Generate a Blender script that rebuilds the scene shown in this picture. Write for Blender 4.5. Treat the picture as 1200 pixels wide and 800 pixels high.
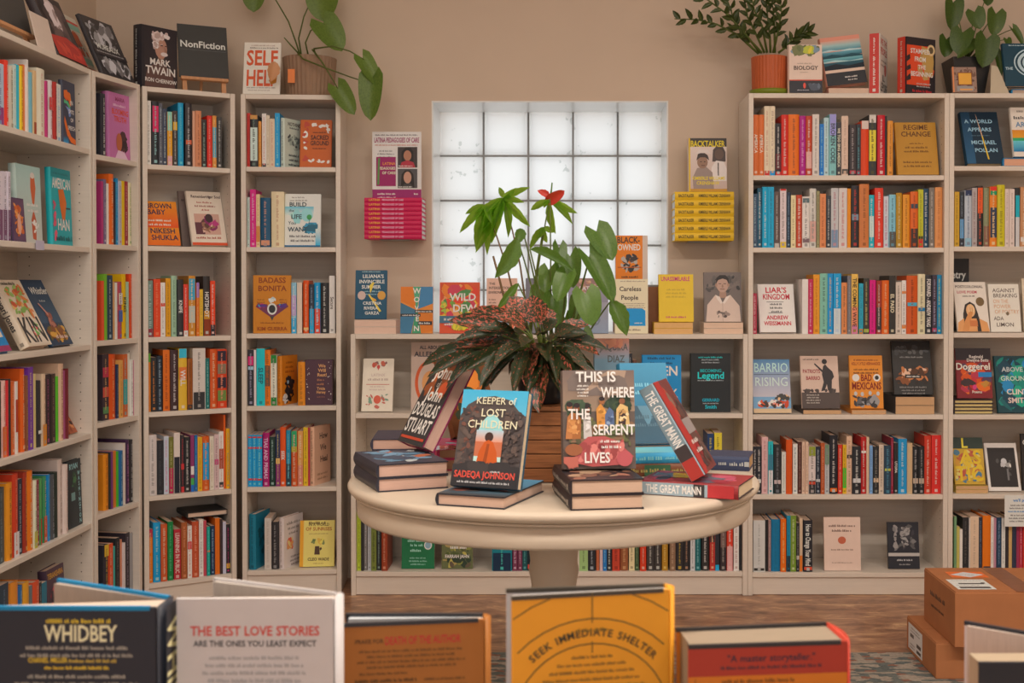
import bpy, math, random
from mathutils import Matrix, Vector

# ------------------------------------------------------------------ camera, world, lights, exposure
F = 1440.0            # focal length in pixels of the 1200x800 frame
PX, PY = 660.0, 356.0  # principal point
PITCH = math.radians(0.8)
CAMZ = 1.235
scene = bpy.context.scene
for o in list(bpy.data.objects):
    bpy.data.objects.remove(o)
col = scene.collection

cam_d = bpy.data.cameras.new('camera')
cam_d.sensor_width = 36.0
cam_d.lens = F / 1200.0 * 36.0
cam_d.shift_x = -(PX - 600) / 1200.0
cam_d.shift_y = (PY - 400) / 1200.0
cam_d.clip_start = 0.05
cam_d.dof.use_dof = True
cam_d.dof.focus_distance = 4.3
cam_d.dof.aperture_fstop = 11.0
cam = bpy.data.objects.new('camera', cam_d)
cam.location = (0, 0, CAMZ)
cam.rotation_euler = (math.pi / 2 - PITCH, 0, 0)
col.objects.link(cam)
scene.camera = cam

world = bpy.data.worlds.new('overcast_sky')
scene.world = world
world.use_nodes = True
bg = world.node_tree.nodes['Background']
bg.inputs[0].default_value = (0.97, 0.985, 1.0, 1)
bg.inputs[1].default_value = 1.14

scene.view_settings.view_transform = 'Standard'
scene.view_settings.look = 'None'
scene.view_settings.exposure = 0.0
scene.view_settings.gamma = 1.0
scene.view_settings.use_curve_mapping = False


def area_light(name, loc, rot, sx, sy, power, colr):
    d = bpy.data.lights.new(name, 'AREA')
    d.shape = 'RECTANGLE'
    d.size, d.size_y, d.energy, d.color = sx, sy, power, colr
    o = bpy.data.objects.new(name, d)
    o.location, o.rotation_euler = loc, rot
    col.objects.link(o)
    return o


WARM = (1.0, 0.875, 0.745)
# the shop front's daylight behind the camera, and rows of ceiling lamps
area_light('shop_front_daylight', (0.4, -2.9, 1.75), (math.radians(90), 0, 0), 4.2, 2.0, 16, (1.0, 0.90, 0.80))
LAMPS = [(x, y) for y in (1.15, 3.2) for x in (-0.95, 0.65, 2.1)]
for lx, ly in LAMPS:
    area_light('ceiling_lamp_light', (lx, ly, 3.12), (0, 0, 0), 0.9, 0.3, 37 if ly < 2.5 else 6, WARM)

# ------------------------------------------------------------------ pixel -> place helpers
CP, SP = math.cos(PITCH), math.sin(PITCH)


def ray(px, py):
    x, y = (px - PX) / F, -(py - PY) / F
    return Vector((x, CP + SP * y, -SP + CP * y))


def at_y(px, py, Y):
    d = ray(px, py)
    t = Y / d.y
    return Vector((d.x * t, Y, CAMZ + d.z * t))


def at_z(px, py, z):
    d = ray(px, py)
    t = (z - CAMZ) / d.z
    return Vector((d.x * t, d.y * t, z))


def proj(p):
    v = Vector(p) - Vector((0, 0, CAMZ))
    f = v.y * CP - v.z * SP
    u = v.y * SP + v.z * CP
    return (PX + F * v.x / f, PY - F * u / f)


# ------------------------------------------------------------------ colours
def lin(h):
    r = []
    for i in (0, 2, 4):
        c = int(h[i:i + 2], 16) / 255.0
        r.append(c / 12.92 if c <= 0.04045 else ((c + 0.055) / 1.055) ** 2.4)
    return r


ILL = (0.70, 0.60, 0.50)   # how bright a white sheet reads in the shelves, per channel
ZONE = [1.0]


def C(h):
    """the surface colour of a print whose colour in the photograph is h"""
    v = lin(h)
    out = [min(0.88, max(0.012, v[i] / (ILL[i] * ZONE[0]))) for i in range(3)]
    m = sum(out) / 3.0   # a touch more saturation than the faded photograph shows
    return tuple(out) + (1.0,)


def colour_word(h):
    import colorsys
    r, g, b = [int(h[i:i + 2], 16) / 255.0 for i in (0, 2, 4)]
    hh, s, v = colorsys.rgb_to_hsv(r, g, b)
    hh *= 360
    if v < 0.24:
        return 'black'
    if s < 0.16:
        return 'charcoal grey' if v < 0.42 else ('grey' if v < 0.6 else 'off-white')
    dark = v < 0.45
    if s < 0.34 and v > 0.6 and 10 < hh < 70:
        return 'cream'
    if s < 0.34 and dark:
        return 'dark brown' if hh < 60 or hh > 330 else 'slate'
    if hh < 12 or hh >= 345:
        n = 'red' if not dark else 'maroon'
        return n
    if hh < 32:
        return 'brown' if v < 0.6 else ('orange' if s > 0.55 else 'tan')
    if hh < 48:
        return 'mustard' if v < 0.75 else ('amber' if s > 0.5 else 'tan')
    if hh < 70:
        return 'olive' if v < 0.55 else 'yellow'
    if hh < 165:
        return 'dark green' if dark else 'green'
    if hh < 200:
        return 'dark teal' if dark else 'turquoise'
    if hh < 255:
        return 'navy' if dark else 'blue'
    if hh < 300:
        return 'purple'
    return 'plum' if dark else 'magenta'


ORD = ['zeroth', 'first', 'second', 'third', 'fourth', 'fifth', 'sixth', 'seventh', 'eighth', 'ninth', 'tenth',
       'eleventh', 'twelfth', 'thirteenth', 'fourteenth', 'fifteenth', 'sixteenth', 'seventeenth', 'eighteenth',
       'nineteenth', 'twentieth', 'twenty-first', 'twenty-second', 'twenty-third', 'twenty-fourth', 'twenty-fifth',
       'twenty-sixth', 'twenty-seventh', 'twenty-eighth', 'twenty-ninth', 'thirtieth', 'thirty-first', 'thirty-second',
       'thirty-third', 'thirty-fourth', 'thirty-fifth', 'thirty-sixth', 'thirty-seventh', 'thirty-eighth', 'thirty-ninth',
       'fortieth']

# ------------------------------------------------------------------ materials
MAT = {}


def nm(name):
    m = bpy.data.materials.new(name)
    m.use_nodes = True
    MAT[name] = m
    return m, m.node_tree, m.node_tree.nodes['Principled BSDF']


def N(nt, t, **kw):
    n = nt.nodes.new(t)
    for k, v in kw.items():
        setattr(n, k, v)
    return n


def ramp(nt, stops):
    n = N(nt, 'ShaderNodeValToRGB')
    e = n.color_ramp.elements
    while len(e) < len(stops):
        e.new(0.5)
    for i, (p, c) in enumerate(stops):
        e[i].position = p
        e[i].color = tuple(c) + (1,) if len(c) == 3 else c
    return n


def plain(name, c, rough=0.5, noise=0.06, scale=30.0, bump=0.0, spec=0.4, metal=0.0, stretch=(1, 1, 1)):
    """base colour with a little procedural variation"""
    m, nt, b = nm(name)
    tc = N(nt, 'ShaderNodeTexCoord')
    mp = N(nt, 'ShaderNodeMapping')
    mp.inputs['Scale'].default_value = stretch
    nz = N(nt, 'ShaderNodeTexNoise')
    nz.inputs['Scale'].default_value = scale
    nz.inputs['Detail'].default_value = 4
    rp = ramp(nt, [(0.25, [x * (1 - noise) for x in c]), (0.75, [min(1, x * (1 + noise)) for x in c])])
    nt.links.new(tc.outputs['Object'], mp.inputs['Vector'])
    nt.links.new(mp.outputs[0], nz.inputs['Vector'])
    nt.links.new(nz.outputs[0], rp.inputs[0])
    nt.links.new(rp.outputs[0], b.inputs['Base Color'])
    b.inputs['Roughness'].default_value = rough
    b.inputs['Specular IOR Level'].default_value = spec
    b.inputs['Metallic'].default_value = metal
    if bump:
        bp = N(nt, 'ShaderNodeBump')
        bp.inputs['Strength'].default_value = bump
        bp.inputs['Distance'].default_value = 0.003
        nt.links.new(nz.outputs[0], bp.inputs['Height'])
        nt.links.new(bp.outputs[0], b.inputs['Normal'])
    return m


def attr_mat(name, rough, noise, scale, stretch=(1, 1, 1), spec=0.35):
    """printed paper and board: the print's own colour from the mesh, with fine wear"""
    m, nt, b = nm(name)
    at = N(nt, 'ShaderNodeAttribute', attribute_name='Col')
    tc = N(nt, 'ShaderNodeTexCoord')
    mp = N(nt, 'ShaderNodeMapping')
    mp.inputs['Scale'].default_value = stretch
    nz = N(nt, 'ShaderNodeTexNoise')
    nz.inputs['Scale'].default_value = scale
    nz.inputs['Detail'].default_value = 3
    mr = N(nt, 'ShaderNodeMapRange')
    mr.inputs['To Min'].default_value = 1 - noise
    mr.inputs['To Max'].default_value = 1 + noise
    mx = N(nt, 'ShaderNodeMix', data_type='RGBA', blend_type='MULTIPLY')
    mx.inputs['Factor'].default_value = 1.0
    nt.links.new(tc.outputs['Object'], mp.inputs['Vector'])
    nt.links.new(mp.outputs[0], nz.inputs['Vector'])
    nt.links.new(nz.outputs[0], mr.inputs['Value'])
    nt.links.new(at.outputs['Color'], mx.inputs['A'])
    nt.links.new(mr.outputs[0], mx.inputs['B'])
    nt.links.new(mx.outputs['Result'], b.inputs['Base Color'])
    b.inputs['Roughness'].default_value = rough
    b.inputs['Specular IOR Level'].default_value = spec
    return m


attr_mat('cover', 0.42, 0.05, 40.0)
attr_mat('print', 0.45, 0.04, 60.0)
attr_mat('pages', 0.85, 0.14, 18.0, (2, 60, 2), 0.15)
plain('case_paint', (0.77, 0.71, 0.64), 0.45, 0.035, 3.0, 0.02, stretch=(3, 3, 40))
plain('case_back_shaded', (0.66, 0.595, 0.525), 0.55, 0.07, 3.0, 0.02, stretch=(1.0, 1.0, 26))  # case paint turned darker and browner, the recess shade put into its colour
plain('pin_dark', (0.10, 0.08, 0.07), 0.7)
plain('wall_paint', (0.70, 0.58, 0.475), 0.8, 0.03, 2.2, 0.05)
plain('ceiling_paint', (0.78, 0.72, 0.66), 0.85, 0.02, 3.0)
plain('reveal_paint', (0.84, 0.86, 0.86), 0.25, 0.03, 6.0)
plain('mortar', (0.30, 0.31, 0.31), 0.8, 0.08, 60.0)
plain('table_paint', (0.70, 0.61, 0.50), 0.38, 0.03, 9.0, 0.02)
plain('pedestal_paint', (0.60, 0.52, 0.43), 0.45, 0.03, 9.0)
plain('table_wood', (0.30, 0.18, 0.10), 0.4, 0.25, 8.0, stretch=(1, 12, 12))
plain('crate_wood', (0.30, 0.115, 0.042), 0.5, 0.35, 7.0, 0.15, stretch=(2, 22, 30))
plain('easel_wood', (0.62, 0.32, 0.16), 0.5, 0.15, 10.0, stretch=(10, 10, 1))
plain('cardboard', (0.46, 0.185, 0.075), 0.75, 0.08, 12.0, 0.04)
plain('tape', (0.30, 0.12, 0.06), 0.25, 0.12, 20.0, stretch=(1, 8, 1))
plain('orange_pot', (0.52, 0.115, 0.035), 0.5, 0.06, 20.0)
plain('green_saucer', (0.19, 0.25, 0.02), 0.4, 0.06, 20.0)
plain('black_pot', (0.022, 0.022, 0.024), 0.35, 0.1, 20.0)
plain('brown_pot', (0.33, 0.215, 0.145), 0.7, 0.1, 14.0)
plain('terracotta', (0.36, 0.17, 0.09), 0.7, 0.1, 20.0)
plain('soil', (0.05, 0.032, 0.02), 0.9, 0.4, 40.0, 0.4)
plain('stem_green', (0.10, 0.14, 0.025), 0.5, 0.2, 20.0)
plain('stem_brown', (0.17, 0.10, 0.045), 0.6, 0.2, 20.0)
plain('steel', (0.35, 0.34, 0.33), 0.4, 0.05, 20.0, metal=0.8)
plain('lamp_housing', (0.8, 0.8, 0.8), 0.4)


def leaf_mat(name, c1, c2, rough, trans, scale=18.0, glow=0.25):
    m, nt, b = nm(name)
    tc = N(nt, 'ShaderNodeTexCoord')
    nz = N(nt, 'ShaderNodeTexNoise')
    nz.inputs['Scale'].default_value = scale
    nz.inputs['Detail'].default_value = 3
    oi = N(nt, 'ShaderNodeObjectInfo')
    ad = N(nt, 'ShaderNodeMath', operation='MULTIPLY_ADD')
    ad.inputs[1].default_value = 0.45
    rp = ramp(nt, [(0.3, c1), (0.95, c2)])
    nt.links.new(tc.outputs['Object'], nz.inputs['Vector'])
    nt.links.new(oi.outputs['Random'], ad.inputs[0])
    nt.links.new(nz.outputs[0], ad.inputs[2])
    nt.links.new(ad.outputs[0], rp.inputs[0])
    nt.links.new(rp.outputs[0], b.inputs['Base Color'])
    b.inputs['Roughness'].default_value = rough
    tr = N(nt, 'ShaderNodeBsdfTranslucent')
    br = N(nt, 'ShaderNodeMix', data_type='RGBA', blend_type='MIX')
    br.inputs['Factor'].default_value = glow
    br.inputs['B'].default_value = (0.45, 0.72, 0.10, 1)
    nt.links.new(rp.outputs[0], br.inputs['A'])
    nt.links.new(br.outputs['Result'], tr.inputs['Color'])
    mx = N(nt, 'ShaderNodeMixShader')
    mx.inputs[0].default_value = trans
    out = nt.nodes['Material Output']
    nt.links.new(b.outputs[0], mx.inputs[1])
    nt.links.new(tr.outputs[0], mx.inputs[2])
    nt.links.new(mx.outputs[0], out.inputs['Surface'])
    return m


leaf_mat('leaf_anthurium', (0.05, 0.14, 0.022), (0.14, 0.28, 0.05), 0.32, 0.45, glow=0.35)
leaf_mat('leaf_pachira', (0.08, 0.26, 0.02), (0.30, 0.58, 0.05), 0.3, 0.75, glow=0.7)  # greens and tint lightened, window backlight painted into the leaf colour
leaf_mat('leaf_philodendron', (0.055, 0.125, 0.015), (0.16, 0.27, 0.045), 0.38, 0.22)
leaf_mat('leaf_zz', (0.018, 0.036, 0.010), (0.055, 0.085, 0.018), 0.3, 0.1)
leaf_mat('leaf_dark_heart', (0.03, 0.075, 0.012), (0.085, 0.16, 0.025), 0.38, 0.15)
leaf_mat('flower_red', (0.50, 0.018, 0.015), (0.62, 0.035, 0.03), 0.3, 0.25)


def speckle_mat(name, dens):
    m, nt, b = nm(name)
    tc = N(nt, 'ShaderNodeTexCoord')
    vo = N(nt, 'ShaderNodeTexNoise')
    vo.inputs['Scale'].default_value = 14.0
    vo.inputs['Detail'].default_value = 4
    vo.inputs['Roughness'].default_value = 0.7
    oi = N(nt, 'ShaderNodeObjectInfo')
    ad = N(nt, 'ShaderNodeVectorMath', operation='ADD')
    nt.links.new(tc.outputs['Object'], ad.inputs[0])
    nt.links.new(oi.outputs['Random'], ad.inputs[1])
    nt.links.new(ad.outputs[0], vo.inputs['Vector'])
    g1, g2 = (0.014, 0.024, 0.009), (0.024, 0.040, 0.013)
    rd = (0.50, 0.10, 0.065)
    rp = ramp(nt, [(0.0, g1), (dens - 0.012, g2), (dens + 0.012, rd), (1.0, (0.55, 0.17, 0.11))])
    nt.links.new(vo.outputs[0], rp.inputs[0])
    nt.links.new(rp.outputs[0], b.inputs['Base Color'])
    b.inputs['Roughness'].default_value = 0.4
    return m


speckle_mat('leaf_speckled', 0.615)
speckle_mat('leaf_speckled_red', 0.535)


def glassy(name, c, rough, trans=1.0):
    m, nt, b = nm(name)
    b.inputs['Base Color'].default_value = tuple(c) + (1,)
    b.inputs['Roughness'].default_value = rough
    b.inputs['Transmission Weight'].default_value = trans
    b.inputs['IOR'].default_value = 1.2
    return m


glassy('acrylic', (0.93, 0.96, 0.97), 0.03)

# frosted glass block: daylight passes, a few bubbles show
m, nt, b = nm('glass_block')
tc = N(nt, 'ShaderNodeTexCoord')
oi = N(nt, 'ShaderNodeObjectInfo')
ad = N(nt, 'ShaderNodeVectorMath', operation='MULTIPLY_ADD')
ad.inputs[1].default_value = (1, 1, 1)
nt.links.new(tc.outputs['Object'], ad.inputs[0])
nt.links.new(oi.outputs['Random'], ad.inputs[2])
nz = N(nt, 'ShaderNodeTexNoise')
nz.inputs['Scale'].default_value = 34.0
nz.inputs['Detail'].default_value = 2.0
nz2 = N(nt, 'ShaderNodeTexNoise')
nz2.inputs['Scale'].default_value = 7.0
nt.links.new(ad.outputs[0], nz.inputs['Vector'])
nt.links.new(ad.outputs[0], nz2.inputs['Vector'])
mu = N(nt, 'ShaderNodeMath', operation='MULTIPLY')
nt.links.new(nz.outputs[0], mu.inputs[0])
nt.links.new(nz2.outputs[0], mu.inputs[1])
rp = ramp(nt, [(0.0, (0.96, 0.96, 0.95)), (0.405, (0.95, 0.95, 0.94)), (0.44, (0.70, 0.72, 0.70)), (1.0, (0.6, 0.6, 0.6))])
nt.links.new(mu.outputs[0], rp.inputs[0])
tr = N(nt, 'ShaderNodeBsdfTranslucent')
nt.links.new(rp.outputs[0], tr.inputs['Color'])
gl = N(nt, 'ShaderNodeBsdfGlossy')
gl.inputs['Roughness'].default_value = 0.2
mx = N(nt, 'ShaderNodeMixShader')
mx.inputs[0].default_value = 0.05
nt.links.new(tr.outputs[0], mx.inputs[1])
nt.links.new(gl.outputs[0], mx.inputs[2])
nt.links.new(mx.outputs[0], nt.nodes['Material Output'].inputs['Surface'])

# floor: mottled brown boards, patchy reflections painted in as the palest tones
m, nt, b = nm('floor_wood')
tc = N(nt, 'ShaderNodeTexCoord')
mp = N(nt, 'ShaderNodeMapping')
mp.inputs['Scale'].default_value = (2.6, 6.0, 1)
nz = N(nt, 'ShaderNodeTexNoise')
nz.inputs['Scale'].default_value = 3.0
nz.inputs['Detail'].default_value = 8
nz.inputs['Roughness'].default_value = 0.65
nz.inputs['Distortion'].default_value = 0.6
rp = ramp(nt, [(0.32, (0.19, 0.092, 0.053)), (0.48, (0.38, 0.195, 0.112)), (0.58, (0.50, 0.275, 0.155)), (0.66, (0.74, 0.48, 0.26))])
nt.links.new(tc.outputs['Object'], mp.inputs['Vector'])
nt.links.new(mp.outputs[0], nz.inputs['Vector'])
nt.links.new(nz.outputs[0], rp.inputs[0])
nt.links.new(rp.outputs[0], b.inputs['Base Color'])
b.inputs['Roughness'].default_value = 0.32

# rug: faded oriental weave
m, nt, b = nm('rug_weave')
tc = N(nt, 'ShaderNodeTexCoord')
mp = N(nt, 'ShaderNodeMapping')
mp.inputs['Scale'].default_value = (1, 1.9, 1)
vo = N(nt, 'ShaderNodeTexVoronoi', distance='MANHATTAN')
vo.inputs['Scale'].default_value = 34.0
vo.inputs['Randomness'].default_value = 0.55
rp = ramp(nt, [(0.0, (0.16, 0.19, 0.19)), (0.24, (0.46, 0.40, 0.34)), (0.46, (0.36, 0.17, 0.12)), (0.58, (0.50, 0.44, 0.37)), (0.80, (0.20, 0.23, 0.22))])
rp.color_ramp.interpolation = 'CONSTANT'
sx = N(nt, 'ShaderNodeSeparateColor')
nz = N(nt, 'ShaderNodeTexNoise')
nz.inputs['Scale'].default_value = 90.0
mx = N(nt, 'ShaderNodeMix', data_type='RGBA', blend_type='MULTIPLY')
mx.inputs['Factor'].default_value = 0.6
nt.links.new(tc.outputs['Object'], mp.inputs['Vector'])
nt.links.new(mp.outputs[0], vo.inputs['Vector'])
nt.links.new(tc.outputs['Object'], nz.inputs['Vector'])
nt.links.new(vo.outputs['Color'], sx.inputs[0])
nt.links.new(sx.outputs[0], rp.inputs[0])
nt.links.new(rp.outputs[0], mx.inputs['A'])
nt.links.new(nz.outputs[0], mx.inputs['B'])
nt.links.new(mx.outputs['Result'], b.inputs['Base Color'])
b.inputs['Roughness'].default_value = 0.95


# ------------------------------------------------------------------ mesh builder
class MB:
    def __init__(self):
        self.v, self.f, self.c = [], [], []   # c: one colour per corner

    def add(self, vs, fs, colr=None, vcols=None):
        n = len(self.v)
        self.v += [tuple(p) for p in vs]
        for f in fs:
            self.f.append([n + i for i in f])
            if vcols:
                self.c += [vcols[i] for i in f]
            else:
                self.c += [colr or (0.5, 0.5, 0.5, 1)] * len(f)
        return self

    def box(self, a, b, colr=None):
        (x0, y0, z0), (x1, y1, z1) = a, b
        return self.add([(x0, y0, z0), (x1, y0, z0), (x1, y1, z0), (x0, y1, z0), (x0, y0, z1), (x1, y0, z1), (x1, y1, z1), (x0, y1, z1)],
                        [(3, 2, 1, 0), (4, 5, 6, 7), (0, 1, 5, 4), (1, 2, 6, 5), (2, 3, 7, 6), (3, 0, 4, 7)], colr)

    def bbox(self, a, b, r, colr=None):
        """box with chamfered vertical and horizontal edges"""
        (x0, y0, z0), (x1, y1, z1) = a, b
        vs, idx = [], {}
        rings = [(z0, r), (z0 + r, 0), (z1 - r, 0), (z1, r)]
        for z, i in rings:
            q = r if i == 0 else 0
            e = i
            for (x, y) in ((x0 + r, y0 + e), (x1 - r, y0 + e), (x1 - e, y0 + r), (x1 - e, y1 - r), (x1 - r, y1 - e), (x0 + r, y1 - e), (x0 + e, y1 - r), (x0 + e, y0 + r)):
                vs.append((x, y, z))
        fs = [tuple(reversed(range(8))), tuple(range(24, 32))]
        for k in range(3):
            for i in range(8):
                j = (i + 1) % 8
                fs.append((k * 8 + i, k * 8 + j, k * 8 + 8 + j, k * 8 + 8 + i))
        return self.add(vs, fs, colr)

    def prism(self, poly, z0, z1, colr=None):
        n = len(poly)
        vs = [(x, y, z0) for x, y in poly] + [(x, y, z1) for x, y in poly]
        fs = [tuple(reversed(range(n))), tuple(range(n, 2 * n))] + [(i, (i + 1) % n, n + (i + 1) % n, n + i) for i in range(n)]
        return self.add(vs, fs, colr)

    def lathe(self, prof, n=32, c=(0, 0), colr=None, rib=0.0, ribn=0):
        vs, fs = [], []
        for (r, z) in prof:
            for i in range(n):
                a = 2 * math.pi * i / n
                q = r * (1 + (rib if ribn and (i % 2) else 0))
                vs.append((c[0] + q * math.cos(a), c[1] + q * math.sin(a), z))
        for k in range(len(prof) - 1):
            for i in range(n):
                j = (i + 1) % n
                fs.append((k * n + i, k * n + j, k * n + n + j, k * n + n + i))
        fs.append(tuple(reversed(range(n))))
        fs.append(tuple(range((len(prof) - 1) * n, len(prof) * n)))
        return self.add(vs, fs, colr)

    def tube(self, pts, r0, r1=None, n=6, colr=None):
        r1 = r0 if r1 is None else r1
        pts = [Vector(p) for p in pts]
        vs, fs = [], []
        for k, p in enumerate(pts):
            t = (pts[min(k + 1, len(pts) - 1)] - pts[max(k - 1, 0)]).normalized()
            a = t.cross(Vector((0.3, 1, 0.1))).normalized()
            b = t.cross(a)
            r = r0 + (r1 - r0) * k / max(1, len(pts) - 1)
            for i in range(n):
                w = 2 * math.pi * i / n
                vs.append(p + a * (r * math.cos(w)) + b * (r * math.sin(w)))
        for k in range(len(pts) - 1):
            for i in range(n):
                j = (i + 1) % n
                fs.append((k * n + i, k * n + j, k * n + n + j, k * n + n + i))
        fs.append(tuple(reversed(range(n))))
        fs.append(tuple(range((len(pts) - 1) * n, len(pts) * n)))
        return self.add(vs, fs, colr)

    def merge(self, other, M):
        n = len(self.v)
        self.v += [tuple(M @ Vector(p)) for p in other.v]
        self.f += [[n + i for i in f] for f in other.f]
        self.c += other.c

    def mesh(self, name, mat, smooth=False):
        me = bpy.data.meshes.new(name)
        me.from_pydata(self.v, [], self.f)
        a = me.color_attributes.new('Col', 'FLOAT_COLOR', 'CORNER')
        flat = [x for c4 in self.c for x in c4]
        a.data.foreach_set('color', flat)
        me.materials.append(MAT[mat])
        if smooth:
            me.polygons.foreach_set('use_smooth', [True] * len(me.polygons))
        me.update()
        return me


WM = {}   # world matrix of each thing


def link(name, data, parent=None, M=None):
    """M is the world matrix"""
    o = bpy.data.objects.new(name, data)
    col.objects.link(o)
    M = M or Matrix.Identity(4)
    WM[o] = M
    if parent is not None:
        o.parent = parent
        o.matrix_basis = WM[parent].inverted() @ M
    else:
        o.matrix_basis = M
    return o


def tag(o, label, cat, group=None):
    o['label'] = label
    o['category'] = cat
    if group:
        o['group'] = group
    return o


def thing(name, label, cat, M, group=None):
    return tag(link(name, None, None, M), label, cat, group)


def part(name, mb, mat, parent, smooth=False, M=None):
    """mesh in the parent's local frame unless a world matrix is given"""
    return link(name, mb.mesh(name, mat, smooth), parent, M or WM[parent])


def struct(name, mb, mat, smooth=False):
    o = link(name, mb.mesh(name, mat, smooth))
    o['kind'] = 'structure'
    return o


def TR(p, rz=0.0):
    return Matrix.Translation(Vector(p)) @ Matrix.Rotation(rz, 4, 'Z')

# ------------------------------------------------------------------ lettering
GLY = {}
CHARS = "ABCDEFGHIJKLMNOPQRSTUVWXYZabcdefghijklmnopqrstuvwxyz0123456789'&.,-:!?\"%#/"


def load_glyphs():
    tmp = []
    for bold in (0, 1):
        for ch in list(CHARS) + ['']:
            for kind in (0, 1):
                if ch == '' and kind == 0:
                    continue
                cu = bpy.data.curves.new('g', 'FONT')
                cu.body = ch if kind == 0 else 'H' + ch + 'H'
                cu.resolution_u = 2
                cu.fill_mode = 'FRONT'
                cu.offset = 0.022 if bold else 0.004
                ob = bpy.data.objects.new('g', cu)
                col.objects.link(ob)
                tmp.append((bold, ch, kind, ob))
    bpy.context.view_layer.update()
    dg = bpy.context.evaluated_depsgraph_get()
    wid = {}
    for bold, ch, kind, ob in tmp:
        me = bpy.data.meshes.new_from_object(ob.evaluated_get(dg))
        vs = [(v.co.x, v.co.y) for v in me.vertices]
        if kind == 0:
            GLY[(bold, ch)] = [vs, [tuple(p.vertices) for p in me.polygons], 0.5]
        else:
            wid[(bold, ch)] = max(v[0] for v in vs)
        bpy.data.meshes.remove(me)
    for (bold, ch), w in wid.items():
        if ch:
            GLY[(bold, ch)][2] = w - wid[(bold, '')]
    for bold, ch, kind, ob in tmp:
        cu = ob.data
        bpy.data.objects.remove(ob)
        bpy.data.curves.remove(cu)
    GLY['cap'] = max(v[1] for v in GLY[(0, 'H')][0])


load_glyphs()


def text_w(s, bold=0, track=0.0):
    return sum(0.3 if ch == ' ' else GLY[(bold, ch)][2] + track for ch in s) / GLY['cap']


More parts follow.
